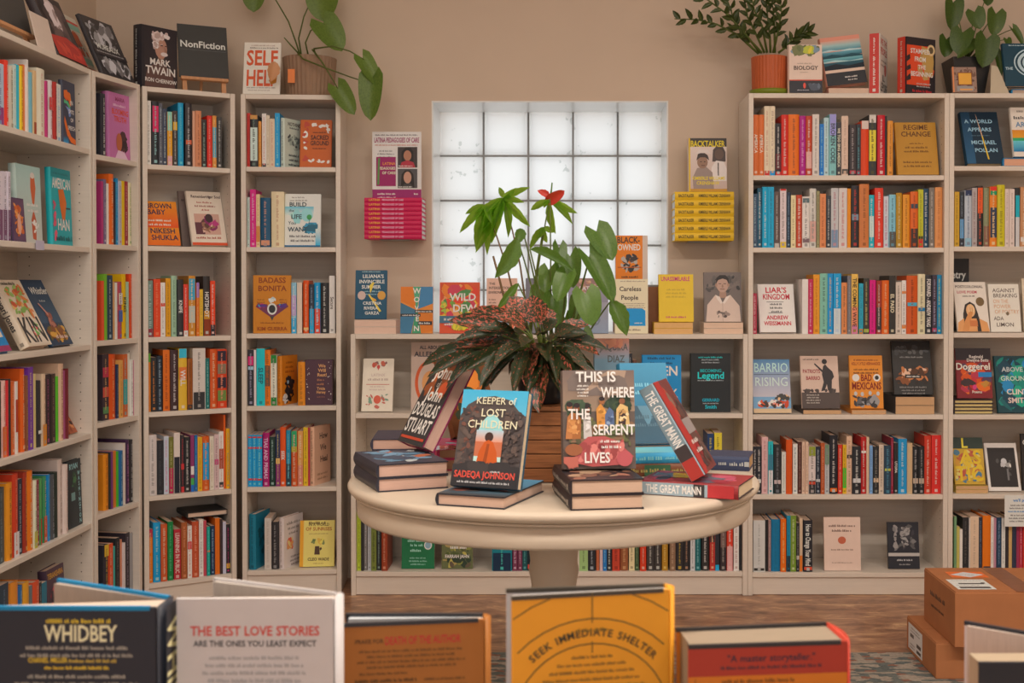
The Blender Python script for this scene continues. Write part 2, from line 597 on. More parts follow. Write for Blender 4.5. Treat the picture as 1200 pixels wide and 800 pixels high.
class Frame:
    """a flat printed face: origin, unit axes, size; every op lies a hair above the one before"""
    def __init__(self, mb, o, ux, uy, n, W, H):
        self.mb, self.o, self.ux, self.uy, self.n, self.W, self.H = mb, Vector(o), Vector(ux), Vector(uy), Vector(n), W, H
        self.k = 0.00025

    def p(self, x, y):
        return self.o + self.ux * x + self.uy * y + self.n * self.k

    def up(self, s=0.00010):
        self.k += s

    def poly(self, pts, c, vc=None):
        self.mb.add([self.p(x, y) for x, y in pts], [tuple(range(len(pts)))], c, vc)
        self.up(0.00003)

    def rect(self, x0, y0, x1, y1, c, c2=None):
        pts = [(x0, y0), (x1, y0), (x1, y1), (x0, y1)]
        self.poly(pts, c, [c, c, c2, c2] if c2 else None)

    def ell(self, cx, cy, rx, ry, c, n=18):
        self.poly([(cx + rx * math.cos(2 * math.pi * i / n), cy + ry * math.sin(2 * math.pi * i / n)) for i in range(n)], c)

    def text(self, s, x, y, h, c, maxw=None, bold=1, align='c', ang=0.0, track=0.0):
        """h = cap height; (x, y) = middle of the baseline"""
        w = text_w(s, bold, track) * h
        sx = 1.0
        if maxw and w > maxw:
            sx = maxw / w
            w = maxw
        cx = {'c': -w / 2, 'l': 0.0, 'r': -w}[align]
        k = h / GLY['cap']
        ca, sa = math.cos(ang), math.sin(ang)
        for ch in s:
            if ch == ' ':
                cx += 0.3 * k * sx
                continue
            vs, fs, adv = GLY[(bold, ch)]
            self.mb.add([self.p(x + (cx + a * k * sx) * ca - b * k * sa, y + (cx + a * k * sx) * sa + b * k * ca) for a, b in vs], fs, c)
            cx += (adv + track) * k * sx
        self.up()

    def marks(self, x, y, w, h, c, rnd, align='c'):
        """a line of lettering too small to read: short strokes grouped into words"""
        x0 = x - w / 2 if align == 'c' else x
        cx = 0.0
        while cx < w - h * 0.4:
            for _ in range(rnd.randint(2, 7)):
                lw = h * rnd.uniform(0.32, 0.62)
                if cx + lw > w:
                    break
                hh = h * rnd.choice((0.72, 0.72, 1.0, 1.0))
                self.mb.add([self.p(x0 + cx, y), self.p(x0 + cx + lw, y), self.p(x0 + cx + lw * 0.75, y + hh), self.p(x0 + cx, y + hh)], [(0, 1, 2, 3)], c)
                cx += lw + h * 0.16
            cx += h * 0.42
        self.up()

    def draw(self, ops, rnd):
        """ops in a small drawing language; coordinates are per cent of the face"""
        W, H = self.W / 100.0, self.H / 100.0
        for op in ops.split(';'):
            op = op.strip()
            if not op:
                continue
            k, rest = op[0], op[1:].strip()
            if k in 'tTlA':
                s, q = rest.rsplit('|', 1)
                a = q.split()
                if k == 'A':     # text on an arc: cx cy radius(% of W) spread(deg) height colour
                    cx, cy, r, sp, h = [float(v) for v in a[:5]]
                    r *= W
                    tot = text_w(s, 0, 0.25)
                    acc = 0.0
                    for ch in s:
                        adv = (0.55 if ch == ' ' else GLY[(0, ch)][2] + 0.25) / GLY['cap']
                        mid = (acc + adv / 2) / tot - 0.5
                        acc += adv
                        an = -mid * math.radians(sp)
                        if ch != ' ':
                            self.text(ch, cx * W - r * math.sin(an) * -1 * -1 if False else cx * W + r * math.sin(-an), cy * H + r * math.cos(an), h * H, C(a[5]), None, 1, 'c', an)
                    continue
                x, y, h = [float(v) for v in a[:3]]
                mw = float(a[4]) * W if len(a) > 4 else 94 * W
                self.text(s.strip(), x * W, y * H, h * H, C(a[3]), mw, 0 if k == 't' else 1, 'l' if k == 'l' else 'c')
                continue
            a = rest.split()
            if k == 'r':
                v = [float(q) for q in a[:4]]
                self.rect(v[0] * W, v[1] * H, v[2] * W, v[3] * H, C(a[4]))
            elif k == 'g':
                v = [float(q) for q in a[:4]]
                self.rect(v[0] * W, v[1] * H, v[2] * W, v[3] * H, C(a[4]), C(a[5]))
            elif k == 'e':
                v = [float(q) for q in a[:4]]
                self.ell(v[0] * W, v[1] * H, v[2] * W, v[3] * H, C(a[4]))
            elif k == 'o':   # ring
                v = [float(q) for q in a[:4]]
                th = float(a[5])
                n = 40
                pts_o = [(v[0] * W + v[2] * W * math.cos(6.2832 * i / n), v[1] * H + v[3] * H * math.sin(6.2832 * i / n)) for i in range(n)]
                pts_i = [(v[0] * W + (v[2] - th) * W * math.cos(6.2832 * i / n), v[1] * H + (v[3] * H - th * W) * math.sin(6.2832 * i / n)) for i in range(n)]
                ok = lambda p: -0.1 * W <= p[0] <= 100.1 * W and -0.1 * H <= p[1] <= 100.1 * H
                for i in range(n):
                    j = (i + 1) % n
                    if ok(pts_o[i]) and ok(pts_o[j]):
                        self.mb.add([self.p(*pts_o[i]), self.p(*pts_o[j]), self.p(*pts_i[j]), self.p(*pts_i[i])], [(0, 1, 2, 3)], C(a[4]))
                self.up()
            elif k == 'p':
                self.poly([(float(q.split(',')[0]) * W, float(q.split(',')[1]) * H) for q in a[1:]], C(a[0]))
            elif k == 'm':   # unreadable lines: cx ytop width height colour n
                cx, y, w, h = [float(q) for q in a[:4]]
                n = int(a[5]) if len(a) > 5 else 1
                for i in range(n):
                    self.marks(cx * W, (y - i * h * 1.9) * H, w * W * (1 if n == 1 else rnd.uniform(0.72, 1)), h * H * 0.9, C(a[4]), rnd)
            elif k == 'b':   # dabs of colour: x0 y0 x1 y1 n size c,c,c
                x0, y0, x1, y1, n, s = [float(q) for q in a[:6]]
                cs = a[6].split(',')
                for i in range(int(n)):
                    r = s * W * rnd.uniform(0.5, 1.2)
                    cx = rnd.uniform(x0 * W + r * 0.8, max(x0 * W + r * 0.8, x1 * W - r * 0.8))
                    cy = rnd.uniform(y0 * H + r * 0.8, max(y0 * H + r * 0.8, y1 * H - r * 0.8))
                    an, fl = rnd.uniform(0, 3.14), rnd.uniform(0.35, 0.8)
                    pts = []
                    for q in range(7):
                        w = 2 * math.pi * q / 7
                        rr = r * rnd.uniform(0.65, 1.0)
                        ex, ey = rr * math.cos(w), rr * fl * math.sin(w)
                        X = cx + ex * math.cos(an) - ey * math.sin(an)
                        Y = cy + ex * math.sin(an) + ey * math.cos(an)
                        pts.append((min(max(X, x0 * W), x1 * W), min(max(Y, y0 * H), y1 * H)))
                    self.poly(pts, C(rnd.choice(cs)))


# ------------------------------------------------------------------ books
BOOKS = []
PAGE = 'bf9e84'


def book_parts(W, T, H, cover, hard=True, page=PAGE, spine=None, front=None, back=None, seed=0, boards=None):
    """local frame: spine at x=0, front cover on y=0 facing -y, bottom on z=0.
    spine: dict(c=lettering colour, text, bands=[(a,b,colour)], dots) ; front/back: drawing ops"""
    rnd = random.Random(seed)
    b = min(0.0028, T * 0.16) if hard else min(0.0007, T * 0.1)
    ov = 0.003 if hard else 0.0004
    cv = C(cover)
    bc = C(boards) if boards else cv
    bul = min(0.005, T * 0.16) if hard else 0.0004
    mb = MB()
    ns = 5
    arc = [(-bul * math.sin(math.pi * i / ns), T * i / ns) for i in range(ns + 1)]
    poly = [(W, 0)] + arc + [(W, T), (W, T - b), (b, T - b), (b, b), (W, b)]
    n = len(poly)
    vs = [(x, y, 0) for x, y in poly] + [(x, y, H) for x, y in poly]
    mb.add(vs, [tuple(range(n)), tuple(reversed(range(n, 2 * n)))], bc)
    for i in range(n):
        j = (i + 1) % n
        mb.add([vs[i], vs[j], vs[n + j], vs[n + i]], [(3, 2, 1, 0)], cv if 1 <= i <= ns else bc)
    pg = MB().box((b, b, ov), (W - ov, T - b, H - ov), C(page))
    parts = [('cover', mb, 'cover'), ('pages', pg, 'pages')]
    sp = MB()
    if spine is not None:
        fr = Frame(sp, (-bul - 0.0002, T, H), (0, 0, -1), (0, -1, 0), (-1, 0, 0), H, T)  # x runs down the spine, y to the front cover
        m = 0.10 * T
        for a0, a1, cc in spine.get('bands', []):
            fr.rect(H * (1 - a1), m * 0.6, H * (1 - a0), T - m * 0.6, C(cc))
        for a0, cc in spine.get('dots', []):
            fr.ell(H * (1 - a0), T / 2, T * 0.3, T * 0.3, C(cc), 12)
        tx, tc = spine.get('text', ''), spine.get('c')
        if tc:
            tcol = C(tc)
            fcol = tuple(0.62 * a + 0.38 * q for a, q in zip(tcol, cv))
            s0, s1 = spine.get('span', (0.07, 0.88))
            if spine.get('texts'):
                pass
            elif tx:
                h = min(T * 0.56, 0.022)
                fr.text(tx, H * (s0 + s1) / 2, (T - h) / 2, h, tcol, H * (s1 - s0), 1)
            else:
                t = rnd.random()
                h = min(T * rnd.uniform(0.26, 0.42), 0.009)
                split = s0 + (s1 - s0) * rnd.uniform(0.5, 0.68)
                if rnd.random() < 0.5:
                    fr.marks(H * s0, (T - h) / 2, H * (split - s0 - 0.03), h, fcol, rnd, 'l')
                    fr.marks(H * split, (T - h * 0.75) / 2, H * (s1 - split), h * 0.75, fcol, rnd, 'l')
                else:
                    fr.marks(H * s0, (T - h * 0.75) / 2, H * (0.9 * (s1 - split)), h * 0.75, fcol, rnd, 'l')
                    fr.marks(H * (s0 + 0.95 * (s1 - split) + 0.02), (T - h) / 2, H * (split - s0 - 0.02), h, fcol, rnd, 'l')
            for (tx2, a0, a1, cc, hf) in spine.get('texts', []):
                h = T * hf
                fr.text(tx2, H * a0, (T - h) / 2, h, C(cc), H * (a1 - a0), 1, 'l')
            if spine.get('logo', True):
                q = min(T * 0.22, 0.006)
                fr.rect(H * 0.945 - q, T / 2 - q, H * 0.945 + q, T / 2 + q, fcol)
    if sp.v:
        parts.append(('spine_lettering', sp, 'print'))
    if front:
        fm = MB()
        Frame(fm, (0, 0, 0), (1, 0, 0), (0, 0, 1), (0, -1, 0), W, H).draw(('r 0 0 100 100 %s;' % cover if boards else '') + front, rnd)
        parts.append(('cover_print', fm, 'print'))
    if back:
        fm = MB()
        Frame(fm, (W, T, 0), (-1, 0, 0), (0, 0, 1), (0, 1, 0), W, H).draw(back, rnd)
        parts.append(('back_print', fm, 'print'))
    return parts


def add_book(parts, M, label, area, group=None, name='book', always=False):
    BOOKS.append(dict(parts=parts, M=M, label=label, area=area + (1e6 if always else 0), group=group, name=name))


N_SINGLE = 312


def commit_books():
    order = sorted(BOOKS, key=lambda q: -q['area'])
    rest = MB()
    for i, q in enumerate(order):
        if i < N_SINGLE:
            t = thing(q['name'], q['label'], 'book', q['M'], q['group'])
            cov = None
            for pn, mb, mat in q['parts']:
                o = part(pn, mb, mat, t if pn in ('cover', 'pages') else cov)
                cov = o if pn == 'cover' else cov
        else:
            for pn, mb, mat in q['parts']:
                rest.merge(mb, q['M'])
    if rest.v:
        o = link('shelved_books', rest.mesh('shelved_books', 'cover'))
        o['kind'] = 'stuff'
        tag(o, 'many narrow books with coloured spines filling gaps along the white bookcase shelves', 'books')


# ------------------------------------------------------------------ bookcases
class Case:
    def __init__(s, name, label, short, p0, p1, H, rows, depth=0.28, seed=1):
        """p0, p1: front corners on the floor (left, right as seen from the front); rows: shelf tops from the top down"""
        s.p0, s.p1, s.H, s.rows, s.D, s.short = Vector((p0[0], p0[1], 0)), Vector((p1[0], p1[1], 0)), H, rows, depth, short
        s.u = (s.p1 - s.p0)
        s.W = s.u.length
        s.u.normalize()
        s.n = Vector((-s.u.y, s.u.x, 0))
        s.th = math.atan2(s.u.y, s.u.x)
        s.M = TR(s.p0, s.th)
        s.t = 0.019
        t, W, D = s.t, s.W, s.D
        b = thing(name, label, 'bookcase', s.M)
        b['group'] = 'white bookcases around the room'
        for x in (0, W - t):
            part('side_panel', MB().bbox((x, 0, 0), (x + t, D, H), 0.0012), 'case_paint', b)
        part('top_panel', MB().bbox((t + 0.0003, 0.0015, H - t), (W - t - 0.0003, D - 0.001, H), 0.0012), 'case_paint', b)
        for i, z in enumerate(rows):
            part('shelf', MB().bbox((t + 0.0003, 0.003, z - t), (W - t - 0.0003, D - 0.012, z), 0.0012), 'case_paint', b)
        part('plinth', MB().box((t + 0.0003, 0.012, 0.002), (W - t - 0.0003, 0.028, rows[-1] - t - 0.0005)), 'case_paint', b)
        part('back_panel', MB().box((t + 0.0003, D - 0.008, 0.01), (W - t - 0.0003, D - 0.003, H - t - 0.001)), 'case_back_shaded', b)
        ph = MB()
        z = rows[-1] + 0.05
        while z < H - 0.06:
            for y in (0.04, D - 0.05):
                for x, sx in ((t + 0.0002, 1), (W - t - 0.0002, -1)):
                    vs = [(x, y + 0.0024 * math.cos(k * 1.0472), z + 0.0024 * math.sin(k * 1.0472)) for k in range(6)]
                    ph.add(vs, [tuple(range(6))])
            z += 0.032
        part('pin_holes', ph, 'pin_dark', b)['kind'] = 'stuff'

    def u_at(s, px, py, d):
        """distance along the front where the pixel's ray meets the plane d behind the front; and the height there"""
        q = s.p0 + s.n * d
        o = Vector((0, 0, CAMZ))
        r = ray(px, py)
        tt = (q - o).dot(s.n) / r.dot(s.n)
        p = o + r * tt
        return (p - q).dot(s.u), p.z

    def zrow(s, i):
        return s.H if i == 0 else s.rows[i - 1]

    def zpx(s, u, d, z):
        p = s.p0 + s.u * u + s.n * d
        return proj((p.x, p.y, z))


GROUPS = 'books standing in rows on the shelves'
SHELF = ['top', 'first', 'second', 'third', 'fourth', 'fifth', 'bottom']


def shelf_word(case, i):
    if i == 0:
        return 'on top of'
    return ['', 'top shelf', 'second shelf', 'third shelf', 'fourth shelf', 'fifth shelf', 'sixth shelf'][i] if i < len(case.rows) else 'bottom shelf'


def row(case, i, data, d=0.022, dx=0.0):
    """one shelf of books, spines out. Each line: x0 x1 ytop cover lettering [text] [| a,b,colour/...]"""
    z = case.zrow(i)
    last = case.t + 0.001
    k = 0
    for ln in data.strip().split('\n'):
        ln = ln.strip()
        if not ln:
            continue
        if ln[0] == '>':     # books displayed in between still count
            k += int(ln[1:])
            continue
        k += 1
        bands = []
        if '|' in ln:
            ln, bs = ln.split('|')
            for q in bs.strip().split('/'):
                a0, a1, cc = q.split(',')
                bands.append((float(a0), float(a1), cc.strip()))
        f = ln.split(None, 5)
        x0, x1, yt, c, tc = float(f[0]) + dx, float(f[1]) + dx, float(f[2]), f[3], f[4]
        tx = f[5].strip() if len(f) > 5 else ''
        rnd = random.Random(hash((round(x0 * 10), i, round(yt))) & 0xffff)
        rnd = random.Random(int(x0 * 131 + yt * 17 + i * 7))
        dd = d + rnd.uniform(-0.004, 0.006)
        yb = case.zpx(case.u_at(x0, 336, dd)[0], dd, z)[1]
        ym = (yt + yb) / 2
        u0, u1 = case.u_at(x0, ym, dd)[0], case.u_at(x1, ym, dd)[0]
        u0 = max(u0, last)
        u1 = min(u1, case.W - case.t - 0.001)
        T = u1 - u0 - 0.0006
        if T < 0.003:
            continue
        last = u1
        H = case.u_at((x0 + x1) / 2, yt, dd)[1] - z
        hard = T > 0.02 and rnd.random() < 0.6
        Wd = min(case.D - 0.02 - dd, max(0.11, H * rnd.uniform(0.62, 0.68)))
        parts = book_parts(Wd, T, H, c, hard, PAGE, dict(c=None if tc == '-' else tc, text=tx, bands=bands), None, None, int(x0 * 7 + yt))
        p = case.p0 + case.u * (u1 - 0.0003) + case.n * dd
        M = TR((p.x, p.y, z + 0.0003), case.th + math.pi / 2)
        w = colour_word(c)
        two = ''
        if bands:
            b2 = colour_word(max(bands, key=lambda q: q[1] - q[0])[2])
            if b2 != w:
                two = ' and ' + b2
        tw = '' if tc == '-' else ' with ' + colour_word(tc) + ' lettering'
        if len((w + two + tw).split()) > 6:
            tw = ''
        label = '%s%s book%s %s from left %s %s' % (w, two, tw, ORD[k], shelf_word(case, i), case.short)
        add_book(parts, M, label, (x1 - x0) * (yb - yt), GROUPS)


def face(case, i, x0, x1, yt, cover, front, label, lean=0.0, d=0.05, T=0.018, rise=0.0, rot=0.0, hard=True, spine=None, page=PAGE, roll=0.0, Hm=None, z=None, boards=None):
    """a book displayed cover out: base spans pixels x0..x1, top edge at pixel yt; lean in degrees"""
    z = (case.zrow(i) if z is None else z) + rise
    la = math.radians(lean)
    yb = case.zpx(case.u_at((x0 + x1) / 2, 336, d)[0], d, z)[1]
    u0, u1 = case.u_at(x0, yb, d)[0], case.u_at(x1, yb, d)[0]
    if i > 0 and case.t:
        u0, u1 = max(u0, case.t + 0.002), min(u1, max(case.W - case.t - 0.002, u0 + 0.05))
    ra = math.radians(rot)
    W = (u1 - u0) / math.cos(ra)
    # height along the leaning cover so that its top edge meets pixel yt
    lo, hi = 0.02, 0.6
    um = (u0 + u1) / 2
    for _ in range(30):
        h = (lo + hi) / 2
        py = case.zpx(um, d + h * math.sin(la), z + T * math.sin(la) + h * math.cos(la))[1]
        if py > yt:
            lo = h
        else:
            hi = h
    H = Hm or (lo + hi) / 2
    p = case.p0 + case.u * u0 + case.n * d
    M = TR((p.x, p.y, z + T * math.sin(la) + 0.0004), case.th + ra) @ Matrix.Rotation(-la, 4, 'X')
    if roll:
        r = math.radians(roll)
        M = TR((p.x, p.y, z + T * math.sin(la) + W * max(0, math.sin(r)) * 0 + 0.0004), case.th + ra) @ Matrix.Rotation(-la, 4, 'X') @ Matrix.Rotation(-r, 4, 'Y')
        if r < 0:
            M = Matrix.Translation((0, 0, -W * math.sin(r))) @ M
    parts = book_parts(W, T, H, cover, hard, page, spine, front, None, int(x0 * 3 + yt), boards)
    add_book(parts, M, label, (x1 - x0) * abs(yb - yt), None, always=True)
    return M, W, T, H


def angled(case, i, xs0, xs1, xc1, yt, cover, front, label, tc=None, W=0.14, d=0.02, text='', hard=True, z=None, spc=None):
    """a shelved book turned so that spine and front cover both show"""
    z = case.zrow(i) if z is None else z
    yb = case.zpx(case.u_at(xs1, 336, d)[0], d, z)[1]
    ua, ub, uc = [case.u_at(x, yb, d)[0] for x in (xs0, xs1, xc1)]
    ph = math.acos(min(0.985, (uc - ub) / W))
    T = min(0.05, max(0.008, (ub - ua) / math.sin(ph)))
    H = case.u_at(xs1, yt, d)[1] - z
    p = case.p0 + case.u * ub + case.n * d
    M = TR((p.x, p.y, z + 0.0004), case.th + ph)
    parts = book_parts(W, T, H, cover, hard, PAGE, dict(c=tc, text=text, bands=[(0, 1, spc)] if spc else []) if tc else None, front, None, int(xs0 * 3 + yt))
    add_book(parts, M, label, (xc1 - xs0) * (yb - yt), None, always=True)


def flat_stack(p, rz, W, H, n, T, cover, label, zbase, spine=None, hard=True, front=None, page=PAGE, jitter=0.0, seed=0, mode='tail', boards=None):
    """n books lying flat on each other, front covers up. p: near left corner. mode 'tail': the page edges at the
    foot of the book face the viewer; 'spine': the spine does; 'fore': the fore-edge does"""
    rnd = random.Random(seed)
    z = zbase
    for k in range(n):
        parts = book_parts(W, T, H, cover, hard, page, spine, front, None, seed + k, boards)
        # lay flat: front cover (-y) to +z ; local z (height) along the depth
        L = Matrix(((1, 0, 0, 0), (0, 0, 1, 0), (0, -1, 0, T), (0, 0, 0, 1)))
        if mode == 'spine':   # spine towards the viewer, head at the left
            L = Matrix(((0, 0, -1, H), (1, 0, 0, 0), (0, -1, 0, T), (0, 0, 0, 1)))
        elif mode == 'fore':
            L = Matrix(((0, 0, 1, 0), (-1, 0, 0, W), (0, -1, 0, T), (0, 0, 0, 1)))
        M = TR((p[0], p[1], z + 0.0003), rz + rnd.uniform(-jitter, jitter)) @ L
        lb = label[k] if isinstance(label, (list, tuple)) else label
        add_book(parts, M, lb, 1000, None, always=True)
        z += T + 0.0006
    return z


# ------------------------------------------------------------------ the room
YW = 5.20            # back wall
XL, XR, YF, ZC = -1.97, 3.1, -3.0, 3.2
WX0, WX1, WZ0, WZ1 = -0.556, 0.444, 1.02, 2.02
f = MB().box((XL, YF, -0.05), (XR, YW + 0.4, 0.0))
struct('floor', f, 'floor_wood')
struct('ceiling', MB().box((XL, YF, ZC), (XR, YW + 0.4, ZC + 0.05)), 'ceiling_paint')
w = MB()
w.box((XL, YW, 0), (WX0, YW + 0.4, ZC)).box((WX1, YW, 0), (XR, YW + 0.4, ZC))
w.box((WX0, YW, 0), (WX1, YW + 0.4, WZ0)).box((WX0, YW, WZ1), (WX1, YW + 0.4, ZC))
struct('wall_back', w, 'wall_paint')
struct('wall_left', MB().box((XL - 0.1, YF, 0), (XL, YW + 0.4, ZC)), 'wall_paint')
struct('wall_right', MB().box((XR, YF, 0), (XR + 0.1, YW + 0.4, ZC)), 'wall_paint')
w = MB()
w.box((XL, YF - 0.1, 0), (XR, YF, 0.7)).box((XL, YF - 0.1, 2.8), (XR, YF, ZC)).box((XL, YF - 0.1, 0.7), (-1.75, YF, 2.8)).box((2.6, YF - 0.1, 0.7), (XR, YF, 2.8))
struct('wall_front', w, 'wall_paint')

win = link('window_1', None, None, TR((0, YW, 0)))
win['kind'] = 'structure'
win['label'] = 'window of five by five frosted glass blocks'
rv = MB()
e = 0.006
rv.box((WX0, 0.001, WZ0 + e), (WX0 + e, 0.30, WZ1)).box((WX1 - e, 0.001, WZ0 + e), (WX1, 0.30, WZ1))
rv.box((WX0 + e, 0.001, WZ1 - e), (WX1 - e, 0.30, WZ1)).box((WX0, 0.001, WZ0), (WX1, 0.30, WZ0 + e))
part('window_reveal', rv, 'reveal_paint', win)
g = 0.2
mo = MB()
for k in range(6):
    mo.box((WX0 + k * g - 0.004, 0.302, WZ0), (WX0 + k * g + 0.004, 0.326, WZ1)) if 0 < k < 5 else None
    mo.box((WX0, 0.303, WZ0 + k * g - 0.004), (WX1, 0.325, WZ0 + k * g + 0.004)) if 0 < k < 5 else None
part('mortar_joints', mo, 'mortar', win)
gb = MB()
a0, a1 = 0.0045, g - 0.0045
vs = []
for (y, q) in ((0.0, 0.010), (0.006, 0.0), (0.020, 0.0)):
    vs += [(a0 + q, y, a0 + q), (a1 - q, y, a0 + q), (a1 - q, y, a1 - q), (a0 + q, y, a1 - q)]
fs = [(0, 1, 2, 3), (11, 10, 9, 8)]
for k in range(2):
    for i in range(4):
        j = (i + 1) % 4
        fs.append((k * 4 + i, k * 4 + 4 + i, k * 4 + 4 + j, k * 4 + j))
gb.add(vs, fs)
gme = gb.mesh('glass_block', 'glass_block')
for i in range(5):
    for j in range(5):
        link('glass_block', gme, win, TR((WX0 + i * g, YW + 0.30, WZ0 + j * g)))

for lx, ly in LAMPS:
    t = thing('ceiling_lamp', 'white %s ceiling lamp panel, %s' % ({-0.95: 'left', 0.65: 'middle', 2.1: 'right'}[lx], 'above the near table' if ly < 2.5 else 'above the round table row'), 'lamp', TR((lx, ly, 3.14)), 'ceiling lamps')
    part('housing', MB().box((-0.48, -0.18, 0.0), (0.48, 0.18, 0.06)), 'lamp_housing', t)

rug = MB().bbox((-1.62, 0.75, 0.0005), (1.75, 4.11, 0.009), 0.003)
o = link('rug', rug.mesh('rug', 'rug_weave'))
tag(o, 'faded oriental rug in cream, rust and slate on the wooden floor', 'rug')

# ------------------------------------------------------------------ the bookcases in place
def zs(Y, *ys):
    return [at_y(700, y, Y).z for y in ys]


R6 = zs(4.9, 205.3, 290, 391.5, 485.9, 579.6, 671)
B6 = Case('bookcase', 'tall white bookcase right of the window, orange plant pot on top', 'right tall bookcase', (0.7384, 4.9), (1.5374, 4.9), 2.005, R6)
B7 = Case('bookcase', 'tall white bookcase at right edge with dark plant pot on top', 'rightmost bookcase', (1.5384, 4.9), (2.3384, 4.9), 2.005, zs(4.9, 194.4, 288.7, 390, 485.9, 579, 671))
xa = at_y(411, 500, 4.9).x
R5 = zs(4.9, 484.5, 580, 670)
H5 = at_y(700, 391.5, 4.9).z
B5a = Case('low_bookcase', 'low white bookcase under the window, left half beside tall case', 'left low bookcase', (xa, 4.9), ((xa + 0.7374) / 2 - 0.0005, 4.9), H5, R5)
B5b = Case('low_bookcase', 'low white bookcase under the window, right half beside tall case', 'right low bookcase', ((xa + 0.7374) / 2 + 0.0005, 4.9), (0.7374, 4.9), H5, R5)
R4 = zs(4.935, 195.5, 289.5, 390.8, 475.6, 570.5, 668)
B4 = Case('bookcase', 'narrow white bookcase left of the window with ribbed plant pot on top', 'bookcase beside window', at_y(283.0, 400, 4.92)[:2], at_y(399.5, 400, 4.95)[:2], 2.005, R4, depth=0.25)
R3 = [1.707, 1.392, 1.04, 0.75, 0.425, 0.085]
B3 = Case('bookcase', 'narrow angled white bookcase in the corner with black sign on top', 'angled corner bookcase', at_y(168.0, 400, 4.725)[:2], at_y(276.5, 400, 4.92)[:2], 2.005, R3, depth=0.24)
B2 = Case('bookcase', 'slim white bookcase between the left wall case and the angled one', 'slim left bookcase', (-1.6745, 4.385), (-1.6140, 4.698), 2.005, [1.71, 1.39, 1.04, 0.745, 0.415, 0.075], depth=0.24)
B1 = Case('bookcase', 'wide white bookcase along the left wall, seen at an angle', 'left wall bookcase', (-1.683, 3.58), (-1.675, 4.38), 2.005, [1.722, 1.375, 1.03, 0.715, 0.395, 0.075], depth=0.27)

# ------------------------------------------------------------------ rows of books, spines out
row(B6, 1, '''
882.4 889 134.6 c0602e dcb8a0 AMERICA
889 895.4 134.6 c0602e dcb8a0 AMERICA
895.4 902 124.5 d0b898 b07860 | 0,.07,b02c28
902 908.3 124.5 d0b898 8a7060 | 0,.07,1880b8
908.3 915.4 144.7 302c2e d8d0c8 | 0,.07,b83430/.12,.42,5a2024
915.4 923.7 134.6 c02a22 e0b8a8
923.7 936.5 134.2 d8641c 5a3028
936.5 944 135.8 a02070 d890b0
944 951.6 136 b04028 e0c8b8 | .12,.4,c89080
952 960 134 c8b8a8 5a5048
960.5 965.5 145.3 0868a8 88b8d8
965.5 971.2 138 a8b8b8 404850
971.4 980 134 78a8a0 3a4048 BROKEN CODE | .65,1,8c84b8
980.5 985.7 143 3a383a d0c8a0 WE TOO SING AMERICA
986 994 136 c8a890 a08068 | .03,.11,4a4440
995.3 1003.3 146 342c2c a09088 | .04,.1,b02838
1003.6 1008.8 145.6 2c3034 60a0a0 | 0,.1,802838
1008.8 1017.9 141.7 c83c18 - | .85,1,c0a898
1018 1027 134.6 30302e 504820 | .24,.75,c8b030/.87,1,c0b0a0
1028 1037 135 b01c28 e0c8c0
1037.2 1039.4 136 242a2a -
1039.6 1046.5 141.7 c88030 7a4818
> 1
''')
row(B6, 2, '''
882 887.5 227 3a4a5a a8b8c0
887.5 893 220.4 0e4858 d0c8b8 | .3,.7,185868
893 900 219 1490ac c8dcd8
900 907 219 1490ac 184058
907 913.6 224.6 5a4a44 d8ccc0 | 0,.08,a89888
914 921.5 221.4 c8b0a8 6a5850 | 0,.1,d8a818/.97,1,b83028
922 926.4 225 2a3440 88a0b0
926.6 932.6 228.8 dcb888 806040
933 939.7 228.5 b04028 e0c8b0
940 948.6 230.5 d8ccc0 5a5450 | .88,.97,506060/.1,.18,705858
948.6 956.4 221 c0b4a4 38342f | .1,.45,c09080
957 960.5 223.8 8a8058 504828
960.7 968 227 c87848 904020
968 973.8 229.3 303438 c8c8c8
973.8 982.5 220.4 b0a8a0 a05060 | 0,.3,708090
983 992.6 220.4 c0b0a4 b04040
992.8 997 221 d07a18 -
997.4 1006.4 217.5 2e2c2e c03028 | .44,.54,6a7880
1006.8 1018.3 215.7 b86a38 6a3818
1018.5 1024.4 228.5 1a98a0 c8dcd8 | .2,.6,b8c0b8
1025 1035 220.4 c83828 e8d0c0
1035.5 1041.3 230 b8b4b8 a02868
1041.7 1049.6 228 78aab8 28384a | 0,.3,504840
1050 1057 226 a87820 e8d890
1057.7 1066 228 d08428 7a4818
1066.6 1075.7 224.6 c85a20 7a2c18 | 0,.34,3a2c28/.7,.78,304048
1076 1082 222 b0a828 585410 | 0,.15,b82c28/.15,.2,303020
1082 1088 221 1e3c50 c8d0d0
1088.5 1095 219.8 706458 c8b8a8
1095.4 1105.8 219.5 c88048 a86030
''')
